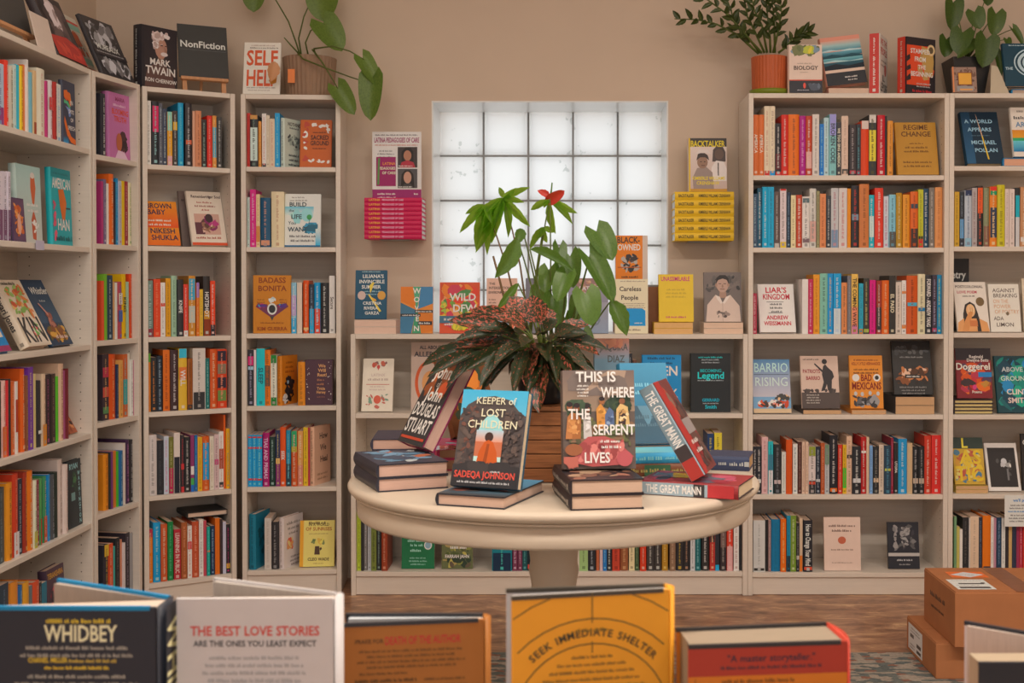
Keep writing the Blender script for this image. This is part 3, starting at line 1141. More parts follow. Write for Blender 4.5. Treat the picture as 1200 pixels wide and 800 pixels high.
row(B6, 3, '''
882 887 343.6 a03040 d8a8a0
> 1
940 947 327 d0c0b4 -
947 952.8 327 b02848 e0a0b0
953 960.5 321.6 d88420 a05810
960.7 969.8 320.4 78a890 284038
970 976 320.4 1a80b0 d8a050
976.5 985.7 320.4 1888b8 e0e0d8 | 0,.42,b8b8b0
986 992.6 331 c87a48 3a2418
993 997.5 323 6a6464 a09890
997.7 1005.4 321 dca048 302420 THE COMING WAVE | 0,.14,b86880/.14,.45,d07858
1006.6 1011.6 332 2890a0 206070 | 0,.1,b07030
1012 1018.5 326 38362e b8a860 | .03,.09,90a030
1019 1026.2 328 c01468 702048
1027 1033 329 8a3020 e0c8b8 | .08,.5,303030
1033.3 1041.7 328.5 c8561c e0a878
1042 1049.4 323 302c28 d0bc98 EL PASO
1049.6 1056.5 330.5 c0ac98 3a3430
1056.7 1061.9 328.5 d0ccc0 4a4a48 | .1,.17,c87028/.75,.8,c87028
1062.2 1075 323 b84a18 5a2410 | .48,.54,4090a0
1075.3 1084 321 c8b890 504838 | .38,.44,106890
1084 1092 322 302e30 d8d0c8 FORWARD - ANDREW YANG
1092.3 1098 322.5 3a3038 a090a0 | .04,.1,a03050
1098 1105.4 322 0e7898 d0c050
''')
row(B6, 5, '''
882.4 887 523 26262a d8d4cc | .23,.31,c8c0b4
887 892 523 26262a d8d4cc | .23,.31,c8c0b4
892.6 900 512 c89890 a06860
900 906 517 20a0a0 184048 | 0,.45,c8b8b0/.45,.75,386878
906.5 915.4 520.5 2c2c2c 707070 | .2,.28,b09890
916 921 529.4 c0b8a8 808078
921 928.4 515 c04a18 -
929 934.6 520 c8c0b0 305868
935 939.7 517.6 4a2820 a08070
939.7 943.5 517.6 c8a488 8a6850
943.5 947.4 517.6 c8a488 8a6850
947.4 955.8 523 c8b4a8 4a4038 | 0,.28,2c2a2a/.8,1,80842a/.2,.26,b83c24
956 961.5 523 242830 a8a8a8 | .25,.31,b0a8a0
961.7 966.5 518.8 a04820 d89070
966.5 971.8 521 a8a49c 504858 | .6,1,607858
972 981.3 509.8 242428 d8d4d0 | .04,.1,d06018
982 987 521 b83020 e0b098
987.6 992 521 c89820 6a5010 | .12,.53,28a830
992 998.4 511 c8a080 8a6048 | .62,.68,302c28
998.7 1008.8 523 28282a c8c8c8 | .24,.33,b8b0a8
1008.8 1015 512 a82020 e8d8d0 | .72,.76,d8c8c0
1015.3 1018.5 512 c0a080 -
1019 1022.7 521.7 7090b0 405870
1023 1029.8 523 2a2a2a 807868 | .24,.33,b89878
1030 1035.7 521 c0a890 706050
1036 1044 522 2a3c48 4a8090 | .48,.53,a0a040
1044 1047 513 802030 c07080
1047.5 1052.4 519 2a2826 d0c8b8 UTOPIA
1052.4 1062.7 514 2080a8 c0dce0
1063 1069.3 519 b89870 -
1069.3 1076 523 262626 a09890 | .22,.33,a89078
1076.2 1083 523 262626 a09890 | .22,.33,a89078
1083.2 1091 510.4 b83422 e0b098
1091.5 1105 509.8 c02a24 e8c8c0
''')
row(B6, 6, '''
882.7 896.6 609.6 b8b0a4 8a847c | .02,.07,302c28
897 900 609 2a2624 -
900.2 903.5 609.6 8a6860 c0a8a0
903.5 914.2 608.4 0e6888 106078
914.2 921.3 608 d85e10 f0b070
922 926.3 604 107890 183848 | 0,.28,202c30
926.3 933 604 6a7e28 c0c890
933.2 936.8 612.6 282628 a09890 | .25,.33,b0a090
936.8 940.6 607 c0a080 - | 0,.3,c86820
941.5 952 609.6 26262a c8c8c8 How to Change Your Mind | .04,.1,c04830
''')
row(B7, 2, '''
1118.5 1124.3 224.6 c09028 705010
1124.3 1129.7 224.6 2a2c30 808890 | .15,.5,5888a8
1130.3 1138.6 222.8 a8a8a8 405068 | .9,1,28304a/0,.15,80a0a8
1139 1145 220 a09088 704840
1145 1151.7 218 302a28 d04828 | .55,.97,d05020
1152.3 1159 220 7a7a58 a09070 | 0,.35,7a5040
1159.4 1168 218.7 d07020 e8c090 | .86,.93,208050/.93,1,c83020/.15,.65,2c3444
1168.3 1177.4 216.6 b8a820 6a5a10
1177.8 1182.5 221.4 c8b0a0 907868
1182.5 1189 221.4 c8b0a0 907868
1189.7 1195 220 2c2c2c - | 0,.5,b8b0a8/.5,.87,1a98a0
1195.6 1204 219 b07850 d8b898 | .08,.16,c8b8a8
''')
row(B7, 6, '''
1118 1121 605 6a8a60 -
1121 1124.5 617 b0a050 -
1124.5 1128 620 e0d8c8 -
1128 1135 606 2a2828 605850
1135 1137 607 c8b8a8 -
1137 1147 605 c8a888 a08870
1147 1151 606 2c3038 708090
1151 1161 604 d06818 - | 0,.1,283038
1161 1164.5 606 d8d0c4 606060
1164.5 1167.5 607 b07880 -
1168 1173.5 606 20384a 8090a0
1173.5 1178 607 c8c0b4 808078
1178 1182 608 302a2a -
1182 1186 607 b89058 -
1186 1191 606 2a3040 -
1191 1194.5 608 903048 -
1194.5 1198.5 606 a82838 d0a0a0
1198.5 1206 604 b83828 e0b0a0
''')
row(B5a, 3, '''
417.2 423 600 a8b030 606818
423 426 602 2c2a28 -
426 430.5 600 706860 c0b8b0
431 435 602 a8a4a0 606060
435 441 600 6a7030 303818
441 446.5 603 2a2c2a 90a090
447 454 600 8a3820 d09070
> 2
576.5 600 608 147078 50b8a0 | 0,.35,102c40/.7,1,30a880
600.6 606.5 606 6a3044 d8a8b0
607 612 606 6a3044 d8a8b0
612 618 606 1c4848 60a098
618 627 606 1e2c30 a0b0b0 | .04,.12,c04838
''')
row(B5b, 3, '''
674 679 603 c8b8a0 706050
679 689 600 90a868 485830
689 698 602 2a2a2c a8a8a8
698.7 702.5 603 a85838 -
702.8 706.4 604 c0a098 -
706.6 711 602 2068a0 90b8d0
711 717 603 28282c c0c8d0 | .75,.9,90b0b8
717.5 726.5 600 b03c28 702018
727 736 601 8a5030 c09060
737 743.7 602 d0b888 706040
744 749 603 38482c 90a070
750 757.3 600 c03820 e8b098
758 766.5 600 3a3430 c0b8a8
766.7 775 600 3a3430 c0b8a8
775.8 782.7 602 a07020 d0b060
784.8 791.7 602 806048 b89878
792 801 600 302c2c c8a030 | .8,.95,c03838
801 808 601 2c2828 b08060
809 814.6 602 b8b0a8 605850
814.6 821 601 1c5858 80b0a8
822 830.6 600 302c2a d0c8b8 | .75,.95,c03828
831.7 838 602 a83028 d0b080 | .5,1,2a2a2a
838 843 601 2a2a2e - | 0,.1,2090b8
843.8 851 600 342c2c a89888 | .4,.7,6a5048
851.5 858.8 600 c83824 e8c8b8 | 0,.42,c89088
859.8 866 600 d0c0b8 a07068
866.7 870 602 2a2828 -
''')
row(B5b, 2, '''
829 836.5 508 22385a c0a850
837 846 507 c8b030 404028
''')
row(B5b, 1, '''
736 741 414 2a2a2c b0b0b0
741.5 746 422 5a3c30 c8a888
''')
row(B4, 1, '''
284.4 288.5 122.5 8a2030 d8b0a0
288.8 293 132.5 b82820 902018
293 302.5 135 2c2c2c 6a7868 | .12,.76,b8c4b0/.92,1,b88040
302.8 306 142 c88030 704010
307 312 133 d0c8bc b03030 | 0,.07,303030
312 316 135 c8b498 907858
316 322 139 c8ac8c b07058
322 328 132.5 1088b8 90c8e0
> 2
''')
row(B4, 2, '''
285.5 292.8 231 a8b0a0 485048
293 300 222 c0186a e8a0b8
300 304.7 227.6 d8b080 b06030 | .1,.4,c07030
305.3 317 231.7 1c4860 d09070 | .04,.14,c08060
318 333 224.6 d0b890 a06848
> 1
''')
row(B4, 3, '''
> 1
341.3 347.5 331 80a8b8 e0e0e0 | .35,.75,a888a8/0,.3,3090b0
348 354 331 c8b098 -
355.4 362 328.6 c84818 f0a880 | .06,.11,e0a060
362.5 368 333 2c3038 90a0b0 | 0,.5,2090c0
368.4 375.7 331 1888c0 d8d0b8 | 0,.48,c83c20
376 385 331.4 2c2a2a c8c0b8
385.8 392.5 323 d8d0c4 605850 Secure
''')
row(B4, 4, '''
289.6 297.5 409.6 2c2a2e a098a8 | .72,.88,c02860/.64,.7,90a8b0
297.5 300.3 410 d8b8b0 -
300.6 310.4 408.4 18a8a8 105860 SLEEP
310.4 317 410 d06818 704020 | .35,.72,604838
317 324.5 416 c8c0a8 404030 | 0,.16,1a7028/.84,1,1a7028
> 2
''')
row(B4, 5, '''
290 295.6 509.6 1088b0 80c8e0 | .94,.97,c03030/.73,.77,c03030/.12,.16,c03030
295.6 301 509.6 1088b0 80c8e0 | .94,.97,c03030/.73,.77,c03030/.12,.16,c03030
301 307.3 509.6 1088b0 80c8e0 | .94,.97,c03030/.73,.77,c03030/.12,.16,c03030
308 315.6 507 981858 e0a0b8 TIAS AND PRIMAS
316 322.5 511.6 1c3028 a0b8a8
323 328.4 504 28304a e0b060 | 0,.4,803060/.4,.5,d0a058
328.4 335 500.6 d04c1c f0d8c8 SEEK
335.5 340.7 504 107890 80b8c0 | 0,.4,203038
341.3 348.6 504.8 b84c20 e0b090 | .72,1,28905a/.62,.72,a09030
349 355 505 c88848 f0d0a0 | 0,.38,c07060
355.5 361 500.6 c8a020 806010
361 363 501 a82838 -
> 1
''')
row(B4, 6, '''
> 1
310 318 607 b8a898 a09080
318.2 326.8 611.5 302c2c 908880
> 2
''')
row(B3, 1, '''
170.6 177 118 c8bcac 807468
178 186 119 2a2a2c 90b8b8 | .52,.93,c02050
186 190.6 121 4a4a50 b0b0b0
190.6 195.6 127.5 303848 c0c0c0
196 202 131 c88818 e8d0a0 | 0,.18,c89090/.65,1,78b098
202.5 208 130 3a3430 c8c0b0 | .65,.8,c89820
208.5 215 120.6 1a88a8 60b8d0
217 224.7 121 342c2c b8b0a8 | .35,.42,c05838
225.6 228.7 130 c89070 -
228.7 236 130 c07850 804028
236.3 242 140 302a28 98b8a0
242.7 248.5 135.6 c8281c e89080
249 253.7 135.6 c88038 e0c080 | .2,.78,4a90a0
254.4 260 137.5 3a3836 c8c0b0
''')
row(B3, 3, '''
172.4 179.3 328.6 687868 b0b8b0 | 0,.15,803038
180 188 327 c83c1c e07850
188 193.7 331 d0c0b0 907868 | .56,.62,c84028
194.3 200 326 c88818 704810
200.5 207 323 90a888 506850
207.8 215 327.5 302e2e c8c8c4 KNIFE
215 220.5 333 c83828 f0b8a8 | 0,.11,c8c0b8
221 229 323 b87828 d8c8a0 | .6,.95,3890a8/.22,.5,a8a898
230 233.7 331 c8641c f0b080 | .72,1,8a68a0
233.7 238 339 d0a030 a07818
238 246 323.5 302a28 d8d0c8 HOTSHOT | 0,.28,803418/.28,.42,b07820
246.4 252.3 329 d03c1c f0c8b0 | 0,.2,2c2c30
''')
row(B3, 4, '''
172.6 176.6 414 c87028 - | .85,1,509030
177 183.6 418.6 2a2828 c87838
183.8 190.4 417 202830 8898a0
191 199 410 c8601c 802818
199 209 410 3c2828 c8b8b0
209 219 408.4 d0a030 e8e0c8 WILL | .85,1,30a0c0/.5,.7,c86830
219.6 225.8 420 8a4a1c 60300c | 0,.1,303030
225.8 240.8 408 c0b0a0 4a4440 | 0,.28,302e2e
241 245.7 419.7 146058 90c0b8
246 254 409 c04c1c e8b088
254.3 265.7 409 c03818 e09070 | .8,.97,2c2430/.58,.75,7a6850/.34,.52,2c2430/.12,.3,607838
''')
row(B3, 5, '''
173.5 183.7 509.6 c0b0a4 706860
184 191.6 515.8 2a2a2c 484848
192 197.8 511 b0b0b8 b05878
198 203.3 512 6a6428 a8a068 | 0,.45,a82048
203.7 211 507 c8b4a4 - | 0,.6,24242c
212 216 509.6 302a2c c03030 | 0,.1,b83030/.4,.5,b83030
216.4 222.6 512 282828 d8d4c8
223.3 227.7 509.6 803058 - | .3,.45,d8ccc0/.12,.24,409848/0,.12,2060a0
228 231.5 509.6 1a5a88 70a0c0
231.5 237 512 d09820 906010
237 245 511 c0521c e09060 | .2,.88,1888b8
245.6 250.8 511 c8b8a0 a09070
251 256.6 509 c0a098 704848 | .45,.55,b04868
256.6 262 505.5 d0c0b8 a04038 | .35,.7,984028/.03,.12,303030
262 264.4 486 c8541c -
264.6 271.4 502 d09418 40707a
272 275.3 512 22304a 90a0b8
''', d=0.024)
row(B3, 6, '''
173.5 179 620 c86818 e8b080 | .85,1,a82c40
179.5 188 612 1888b0 a8d8e8
188.5 196 614 b85028 e8b898
196.5 203 611 0e7038 60a878
203.8 212 620 a82830 e0b0a0 LEARNING IN PUBLIC
212.5 219.6 612 985028 c88058
219.8 225 616 d0c8bc b03838 | .55,.7,c03c38
225 233 611 b04828 d89070
233.3 238.4 608.5 d0c8c0 807870
238.4 242 610 b04048 -
242.3 246.3 617 108878 60c0b0 | .48,.52,c07040
247 251.6 616 203048 90a8b8
252 257.6 607 c86018 -
258 261 608 3a2c2c -
261 265 611 b0a8b0 -
265 272 614 2a2828 c0306a | .1,.2,c09030
272.3 275 612 c8b8a0 -
''')
row(B2, 1, '''
117.5 123.5 110 2c2a2e c8c0c0
> 1
''')
row(B2, 2, '''
118.7 121.2 212.5 a03060 -
121.2 124.5 210 6a5a70 c0b0c0
124.5 127.5 215 d0c8c0 -
127.5 133 204 c8581c e8b088
133 135.5 213 302c30 -
135.5 138.3 209 1878a0 90c0d8
138.3 142.5 212 a8a4a8 b04038
142.5 146 212 c8a010 -
146 150 212.5 902830 d0a090
150 153.7 214 c8b890 508040
153.7 157 214 c87828 -
157 160.8 212.5 2c2a28 a0a098
''')
row(B2, 3, '''
118.7 122 329 c84828 -
122 125.5 321 6a9a28 -
125.5 132 322.5 203848 b0b8b8
132 134.5 330 b88858 -
134.5 137.5 331 c8c0b8 -
137.5 142.5 330 a04048 4060a0 | .3,.5,3a5890/.6,.8,c8b8a0
142.5 147.5 321 c89a10 302818 KING
147.5 151 330 90a890 -
151 155 321 c03c18 e89070
155 159.5 329 c84c20 -
159.5 162.5 331 1c4030 -
''')
row(B2, 4, '''
120 127.5 415 382c30 e0a060 | .65,.8,a83040/.35,.5,b84838/.1,.2,50784a
127.5 135 415 c04818 e89868
135 139 427 22304a 8090a8
139 144 422 c89048 806030
144 149.5 415 b85828 60a0a0 | .2,.6,309088
149.5 152 414 c8b8a0 -
152 156 421 c8c0b8 707068
156 158.5 422 a84868 -
158.5 162.8 414.5 282828 787870
''')
row(B2, 5, '''
120.7 127 532 c8781c 804818
127 130 530 2a3030 -
130 132.5 529 703868 -
132.5 136 528 c06828 -
136 139 529 40a030 -
139 144 528 205880 88a8c8
144 147 519 c8b8a8 -
147 151 515 402840 b06890
151 155.5 515 2a2828 a8a098
155.5 159.5 511 c8b8a0 -
159.5 162.8 511 a04028 -
''')
row(B2, 6, '''
120.7 126.5 638 302c30 c8a030 | .8,1,c8a030
126.5 132.5 637 c84820 f0b090
132.5 135 640 40988a -
135 140.5 630 282828 806860
140.5 143 632 c07858 -
143 147 636 c8b8b0 -
147 152 624 342c30 908088
152 155.5 624 8a8480 -
155.5 160 621 6a4a38 b09078
''')
row(B1, 1, '''
-4 4.5 74.4 a0a8b0 405880 | 0,.3,803868
4.5 9.7 71 c83828 f0b0a0
9.7 15 77.6 b8a890 605840
15 19 76 b8c0b0 208898
19 22.4 76 20a0b0 -
22.4 26.8 77.6 d0a828 a03828
26.8 29 76 c86828 -
29 33.3 69.5 d0ccc0 -
33.3 37.7 85 6a9aa0 -
37.7 42.6 82.5 c8a070 - | 0,.2,903818
42.6 52 81 d0c0a4 b06058
52 56 94.7 a83060 -
56 61 94.7 c8b8b0 a04848 | .5,.72,c03c38
61.5 66.3 96 a03028 30283a
66.3 71.3 98.8 c8c8c0 2080a8
> 1
''')
row(B1, 2, '''
-5 3.6 201 c0b0b0 403850 | 0,.45,6a4058
3.6 8.5 201 c0b0b0 403850 | 0,.45,6a4058
8.5 12.6 201 c0b0b0 403850 | 0,.45,6a4058
> 3
''', d=0.03)
row(B1, 4, '''
-4 1.3 447 302c28 -
1.3 6.5 445.8 d0a090 b04830 | 0,.4,c86028
6.5 10 446 b83030 -
10 12.7 444 2a2a2a -
12.7 17 446.6 c05828 e0a880
17 21 447 d0c0b0 - | .3,.75,a83c28
23.6 28.5 432 c8541c f0b088
28.5 33 440 7a4a30 b89848
33 39 430 6a3088 d8b850
39 42 438 c8b070 -
42 47.5 445.8 2c2a2a - | .2,.25,c8c0b8
47.5 53.3 438 c0a080 907050 | 0,.3,c87818
53.3 59.3 438.5 302428 b05078
59.3 65 438 3a2c28 907058
65 68.3 441 50b020 -
68.3 74 426 c8a080 802828
74 76.4 434 a05070 -
76.4 80.3 432 6a2828 -
> 1
''')
row(B1, 5, '''
-6 5 572 404848 707878
5 14 566 d08020 703818
14 21 555 b83820 e08060 | 0,.3,c8b8b0
21 26 561 2a3038 a8b0b8
26 31.5 553 903020 d8a050
31.5 38 551.5 d06818 f0d0a0
38 43 563 c8c0a0 707048 | 0,.25,b0a030
43 46 562 803040 c8a0a0
46 49 561 508848 - | 0,.4,b03828
50 54 558 408050 c8a0a0 | 0,.4,b84c28
54.5 58.5 556 2078a8 80b0d0
58.5 63.3 556 484848 888888
63.3 67.3 553 283028 -
67.3 72.5 538 c0a898 907868
72.5 79.3 544.5 c8b0a0 a88070
> 1
''')
row(B1, 6, '''
0 10 684 2a3c48 708898
10 21 682 c87828 -
21 26 686 2a5a88 90b0d0
26 34 682 c88828 -
34 38 686 606868 -
38 46 681 c04828 e09070
46 49 682 2a2a2a a0a8a8
49 55 682 206878 -
> 1
''')

# ------------------------------------------------------------------ books displayed cover out on the shelves
SPD = dict(c=None)
# right tall bookcase
face(B6, 1, 1052.3, 1100.5, 143.5, 'a87420', 'T REGIME|50 86 9 5a3408 90;T CHANGE|50 73 9 5a3408 90;m 50 58 34 3 6a4210;m 50 50 70 4 6a4210 2;m 50 22 80 4 6a4210 2',
     'ochre hardback with dark title leaning at right end of top shelf, right tall bookcase', 14, 0.03, 0.02, page='c0b0a0')
face(B6, 3, 891, 933, 333, 'd8c0b4', "T LIAR'S|50 82 11 b02030 64;T KINGDOM|50 68 11 b02030 76;r 22 62 70 63 404040;m 50 56 40 4 404040 3;r 26 39 66 40 404040;T ANDREW|50 26 8 b02030 60;T WEISSMANN|50 14 8 b02030 76",
     'white hardback with red and black lettering leaning on third shelf, right tall bookcase', 20, 0.035, 0.02)
face(B6, 4, 883.2, 927.5, 421, '6a90a8', 'g 0 30 100 100 b0a4a4 4a7898;t BARRIO|50 76 17 a8c4d0 92;r 4 71 96 72 303c48;t RISING|50 50 16 b8ccd4 90;b 0 8 100 26 34 12 c84820,b83c1c,504038,d8c8b8,3a2c28;b 55 22 100 36 10 12 d8a070,3a3834;r 0 0 100 8 c0a078',
     'blue sky paperback over orange rooftops, leftmost on fourth shelf, right tall bookcase', 14, 0.03, 0.016, hard=False)
M4 = face(B6, 4, 940.3, 984.5, 417, 'c0a08a', 'm 30 92 46 3 5a4438 1;T PATRIOTS|28 67 7 8a2028 46;T BARRIO|32 54 7 8a2028 38;r 0 0 100 30 4a3c36;b 0 28 100 38 18 8 4a3c36,3c3230;p 2e2828 52,32 60,50 56,64 60,80 66,84 72,78 84,70 88,60 82,54 80,34 70,34 68,46 62,34;e 64 89 7 5 2e2828;p 2e2828 36,84 38,86 62,70 60,66;m 30 24 42 2.6 b0a090 4',
     'tan paperback with soldier silhouette on fourth shelf, right tall bookcase', 14, 0.045, 0.014, rise=0.018)
face(B6, 4, 997, 1035.5, 416.5, 'cc7c28', 'm 50 90 74 3 7a2c18;T KELLY LYTLE HERNANDEZ|50 82 5 8a3018 88;m 50 72 84 3.4 5a2c18 2;e 18 58 11 7 d8d0c4;e 82 58 11 7 d8d0c4;e 82 58 6 4 303030;T BAD|50 52 12 7a2018 34;T MEXICANS|50 36 13 7a2018 90;b 4 0 96 28 26 15 3a3838,5a5654,8a8480,2c2c2c;e 16 28 5 4 b0a8a0;e 36 27 5 4 b0a8a0;e 60 29 5 4 b0a8a0;e 84 28 5 4 b0a8a0',
     'orange hardback with dark red title and photographed men, fourth shelf, right tall bookcase', 8, 0.05, 0.014, rise=0.018)
face(B6, 4, 1048.3, 1093.5, 399.3, '2a2826', 'b 4 72 96 96 26 9 3c3a38,4a4846,585450,2c2a28;m 50 68 62 3 908880;b 4 16 96 54 44 14 b06838,d0a080,4a2c1c,7a4424,2c2420;r 30 30 72 37 2a2420;m 51 32 34 3 d0c8c0;m 50 12 74 3 807870 3',
     'black hardback with copper picture standing on two thick books, right tall bookcase', 14, 0.05, 0.018, rise=0.072)
Z4 = B6.zrow(4)
for (xa_, xb_, nn, tt, lbs, c4) in ((941.3, 986, 1, 0.0165, ['single pale book lying under the soldier paperback'], '4a3c34'), (998.3, 1038.5, 1, 0.0165, ['single book lying flat under the orange hardback'], 'c07428'),
                               (1049.4, 1095, 2, 0.0345, ['lower thick book lying under the black and copper hardback', 'upper thick book lying under the black and copper hardback'], '34302e')):
    pa, pb = at_y(xa_, 485, 4.925), at_y(xb_, 485, 4.925)
    flat_stack((pa.x, 4.925), 0, pb.x - pa.x, 0.22, nn, tt, c4, lbs, Z4, None, False, None, 'b48a62', seed=int(xa_))
face(B6, 6, 966.2, 1009, 606, 'ccac96', 'm 50 82 74 4.4 6a4c40;m 50 73 56 4.4 6a4c40;e 49 57 11 7 b0583c;m 50 38 62 3 8a6a58;m 50 14 58 2.4 9a7c68',
     'plain cream paperback with small red disc on bottom shelf, right tall bookcase', 5, 0.03, 0.016, hard=False)
face(B6, 6, 1041.5, 1078, 611.5, '28282c', 'b 10 36 92 98 46 13 3a3638,54504c,706a64,8a8078,2c2a2c;b 38 45 72 92 20 10 908880,6a625c;r 0 27 100 34 a89c90;m 52 17 50 4 b0a8a0;m 52 8 36 3 908880',
     'black paperback with marble bust on bottom shelf, right tall bookcase', 8, 0.06, 0.014, hard=False)
# rightmost bookcase
face(B7, 1, 1133.8, 1177.5, 131.3, '1c3644', 'g 0 0 24 100 28506a 203c50;r 24 0 100 100 1a2c38;T A WORLD|46 78 7 8aa8b0 76;T APPEARS|46 62 7 8aa8b0 78;m 46 53 50 1.6 607880;T MICHAEL|52 37 7 8aa8b0 76;T POLLAN|56 22 7 8aa8b0 66;p d0a830 57,8 61,8 52,52 49,52;p c09878 49,52 52,52 42,92 40,96',
     'midnight blue hardback with yellow pencil on top shelf, rightmost bookcase', 24, 0.03, 0.03, page='b89c78', boards='16242c')
face(B7, 1, 1188.7, 1238, 126, 'd0bca8', 'm 40 90 50 4 6a6058;m 44 76 76 7 484440;T ART OF|40 60 10 5a7890 60;g 0 38 100 54 d08820 c87820;r 0 32 100 38 2c9058;g 0 10 100 32 1a6890 60b0b8',
     'cream hardback with orange, green and blue stripes on top shelf, rightmost bookcase', 14, 0.03, 0.02, rise=0.035, boards='186a8c')
pz = at_y(1176, 190, 4.925)
flat_stack((pz.x, 4.925), 0, 0.2, 0.16, 1, 0.034, '12688c', 'blue book lying under the striped hardback, rightmost bookcase', B7.zrow(1), None, True, None, 'c89070', seed=5)
t = thing('shelf_sign', 'black section sign reading Poetry behind white paperback, rightmost bookcase', 'sign', TR((B7.p0.x + 0.024, 5.09, B7.zrow(3) + 0.0005)))
ps = MB().box((0, 0, 0), (0.118, 0.004, 0.30), C('2e2e2e'))
part('board', ps, 'cover', t)
ps = MB()
Frame(ps, (0, 0, 0), (1, 0, 0), (0, 0, 1), (0, -1, 0), 0.118, 0.30).draw('T Poetry|47 73 10 c8c0b4 82', random.Random(1))
part('lettering', ps, 'print', t)
face(B7, 3, 1122.5, 1160.3, 330.5, 'd4bca8', 'T POSTCOLONIAL|48 88 5 40302c 90;T LOVE POEM|40 77 5 a82838 66;m 45 70 40 3 40302c;e 78 60 13 9 6a5030;p 2e2420 18,0 22,36 30,54 46,60 60,54 68,36 74,0;p c88850 0,0 4,18 22,26 70,26 94,18 99,0;p 2e2420 20,0 24,30 34,28 32,0;p 2e2420 62,0 62,28 70,30 74,0;e 46 42 14 13 d09a68;p c07c44 14,0 24,20 38,36 44,48 52,48 54,40 46,26 34,0;p d8a878 40,38 41,52 43.5,52 44,40;p d8a878 46,40 47,55 49.5,55 50,40;p d8a878 52,38 54,51 56,50 56,38;r 40 10 64 22 b86838',
     'white paperback with woman hiding her face, third shelf, rightmost bookcase', 18, 0.035, 0.014, hard=False)
face(B7, 3, 1161.5, 1197.2, 333, 'd8c0ac', 't AGAINST|50 83 8 4a3c34 74;t BREAKING|54 72 8 4a3c34 80;t ON THE|38 60 8 c09068 50;t POWER|42 49 8 c09068 56;t OF POETRY|56 38 8 c09068 80;e 58 38 5 4 6a5840;t ADA|28 24 8 4a3c34 32;t LIMON|48 11 8 4a3c34 66',
     'pale paperback with thin hand-drawn lettering on third shelf, rightmost bookcase', 12, 0.045, 0.012, hard=False)
face(B7, 3, 1200, 1240, 326, 'd0b898', 'm 50 80 70 5 706050 2', 'cream paperback cut by right frame edge, third shelf, rightmost bookcase', 8, 0.10, 0.012, hard=False)
face(B7, 4, 1122, 1163.5, 408, '7a2428', 'r 0 76 100 100 2c2426;b 0 4 100 76 46 22 b02c30,c0481c,8a2020,a83040,d06020,50384a;r 62 42 100 52 2070a0;b 10 22 66 40 8 16 3a2c2c,4a2c28;b 64 20 100 38 8 14 b07830,a05828;T Reginald|58 80 6 c8b8a8 40;T Dwayne Betts|62 73 6 c8b8a8 62;T Doggerel|48 57 13 d8c4ac 98;e 50 22 6 5 c03868;T Poems|56 10 5 d8c4ac 30',
     'red and black paperback with bold cream title on small stack, fourth shelf, rightmost bookcase', 10, 0.05, 0.012, rise=0.0595, hard=False)
pa, pb = at_y(1118.6, 485, 4.925), at_y(1163.8, 485, 4.925)
flat_stack((max(pa.x, B7.p0.x + 0.021), 4.925), 0, pb.x - pa.x, 0.2, 4, 0.0138, '3a3030', ['%s of four thin books stacked under the red and black paperback' % q for q in ('bottom', 'second lowest', 'second highest', 'topmost')], B7.zrow(4), None, True, None, 'c0a468', seed=3)
face(B7, 4, 1170, 1216, 417, '183c40', 'b 0 0 100 100 60 26 167868,1c5858,0f3038,2078a0,189070,123c48;T ABOVE|44 72 8 a8a8a0 66;T GROUND|50 56 8 b0b8a0 84;T CLINT|52 32 9 d0bca8 60;T SMITH|54 17 9 d0b0a0 62;e 86 46 12 9 c0b8a8',
     'teal wave patterned hardback leaning on fourth shelf, rightmost bookcase', 14, 0.04, 0.016, boards='14282c')
face(B7, 5, 1119.5, 1155, 512.5, 'b89030', 'r 0 76 100 100 2c3830;b 0 0 100 78 70 16 d0a830,c08830,b05838,4a7080,c8b060,a84838;T L|38 78 20 d0b838;T AS|56 44 28 d0a828 74;T TIC|50 8 30 d0a828 92',
     'yellow graffiti lettered paperback on fifth shelf, rightmost bookcase', 14, 0.04, 0.012, rise=0.03, hard=False)
pa, pb = at_y(1119.5, 575, 4.925), at_y(1158, 575, 4.925)
flat_stack((pa.x + 0.003, 4.925), 0, pb.x - pa.x - 0.003, 0.19, 2, 0.0145, 'b09040', ['lower book lying under the yellow graffiti paperback', 'upper book lying under the yellow graffiti paperback'], B7.zrow(5), None, False, None, 'b88c60', seed=4)
face(B7, 5, 1159, 1197, 519, 'd8c8b4', 'r 8 8 93 90 2a2625;b 28 28 80 72 10 9 3c3834,4a4642;e 56 61 9 7 b8b0a8;b 38 46 84 60 12 9 b0a8a0,908880,d0c8c0;r 62 22 68 46 6a6460',
     'white bordered book with black and white photograph, fifth shelf, rightmost bookcase', 20, 0.05, 0.014, hard=False)
face(B7, 5, 1199, 1238, 508, '2e2a28', 'T G|12 80 9 c8c0b8;b 8 20 92 74 20 18 4a4440,705848,3a3432', 'dark book cut by right frame edge, fifth shelf, rightmost bookcase', 8, 0.09, 0.012)
t = thing('paper_notice', 'white printed notice taped to shelf edge, rightmost bookcase', 'notice', TR((at_y(1177.7, 600, 4.893).x, 4.8965, at_y(1177, 617, 4.893).z)))
ps = MB().box((0, 0, 0), (0.14, 0.0006, 0.125), C('c8c0b8'))
part('sheet', ps, 'cover', t)
ps = MB()
Frame(ps, (0, 0, 0), (1, 0, 0), (0, 0, 1), (0, -1, 0), 0.14, 0.125).draw("l we'll pick|24 80 9 2870a0 80;m 46 66 74 5 605c58 2;m 36 46 52 5 3878a0;m 46 34 76 5 605c58 3", random.Random(3))
part('lettering', ps, 'print', t)

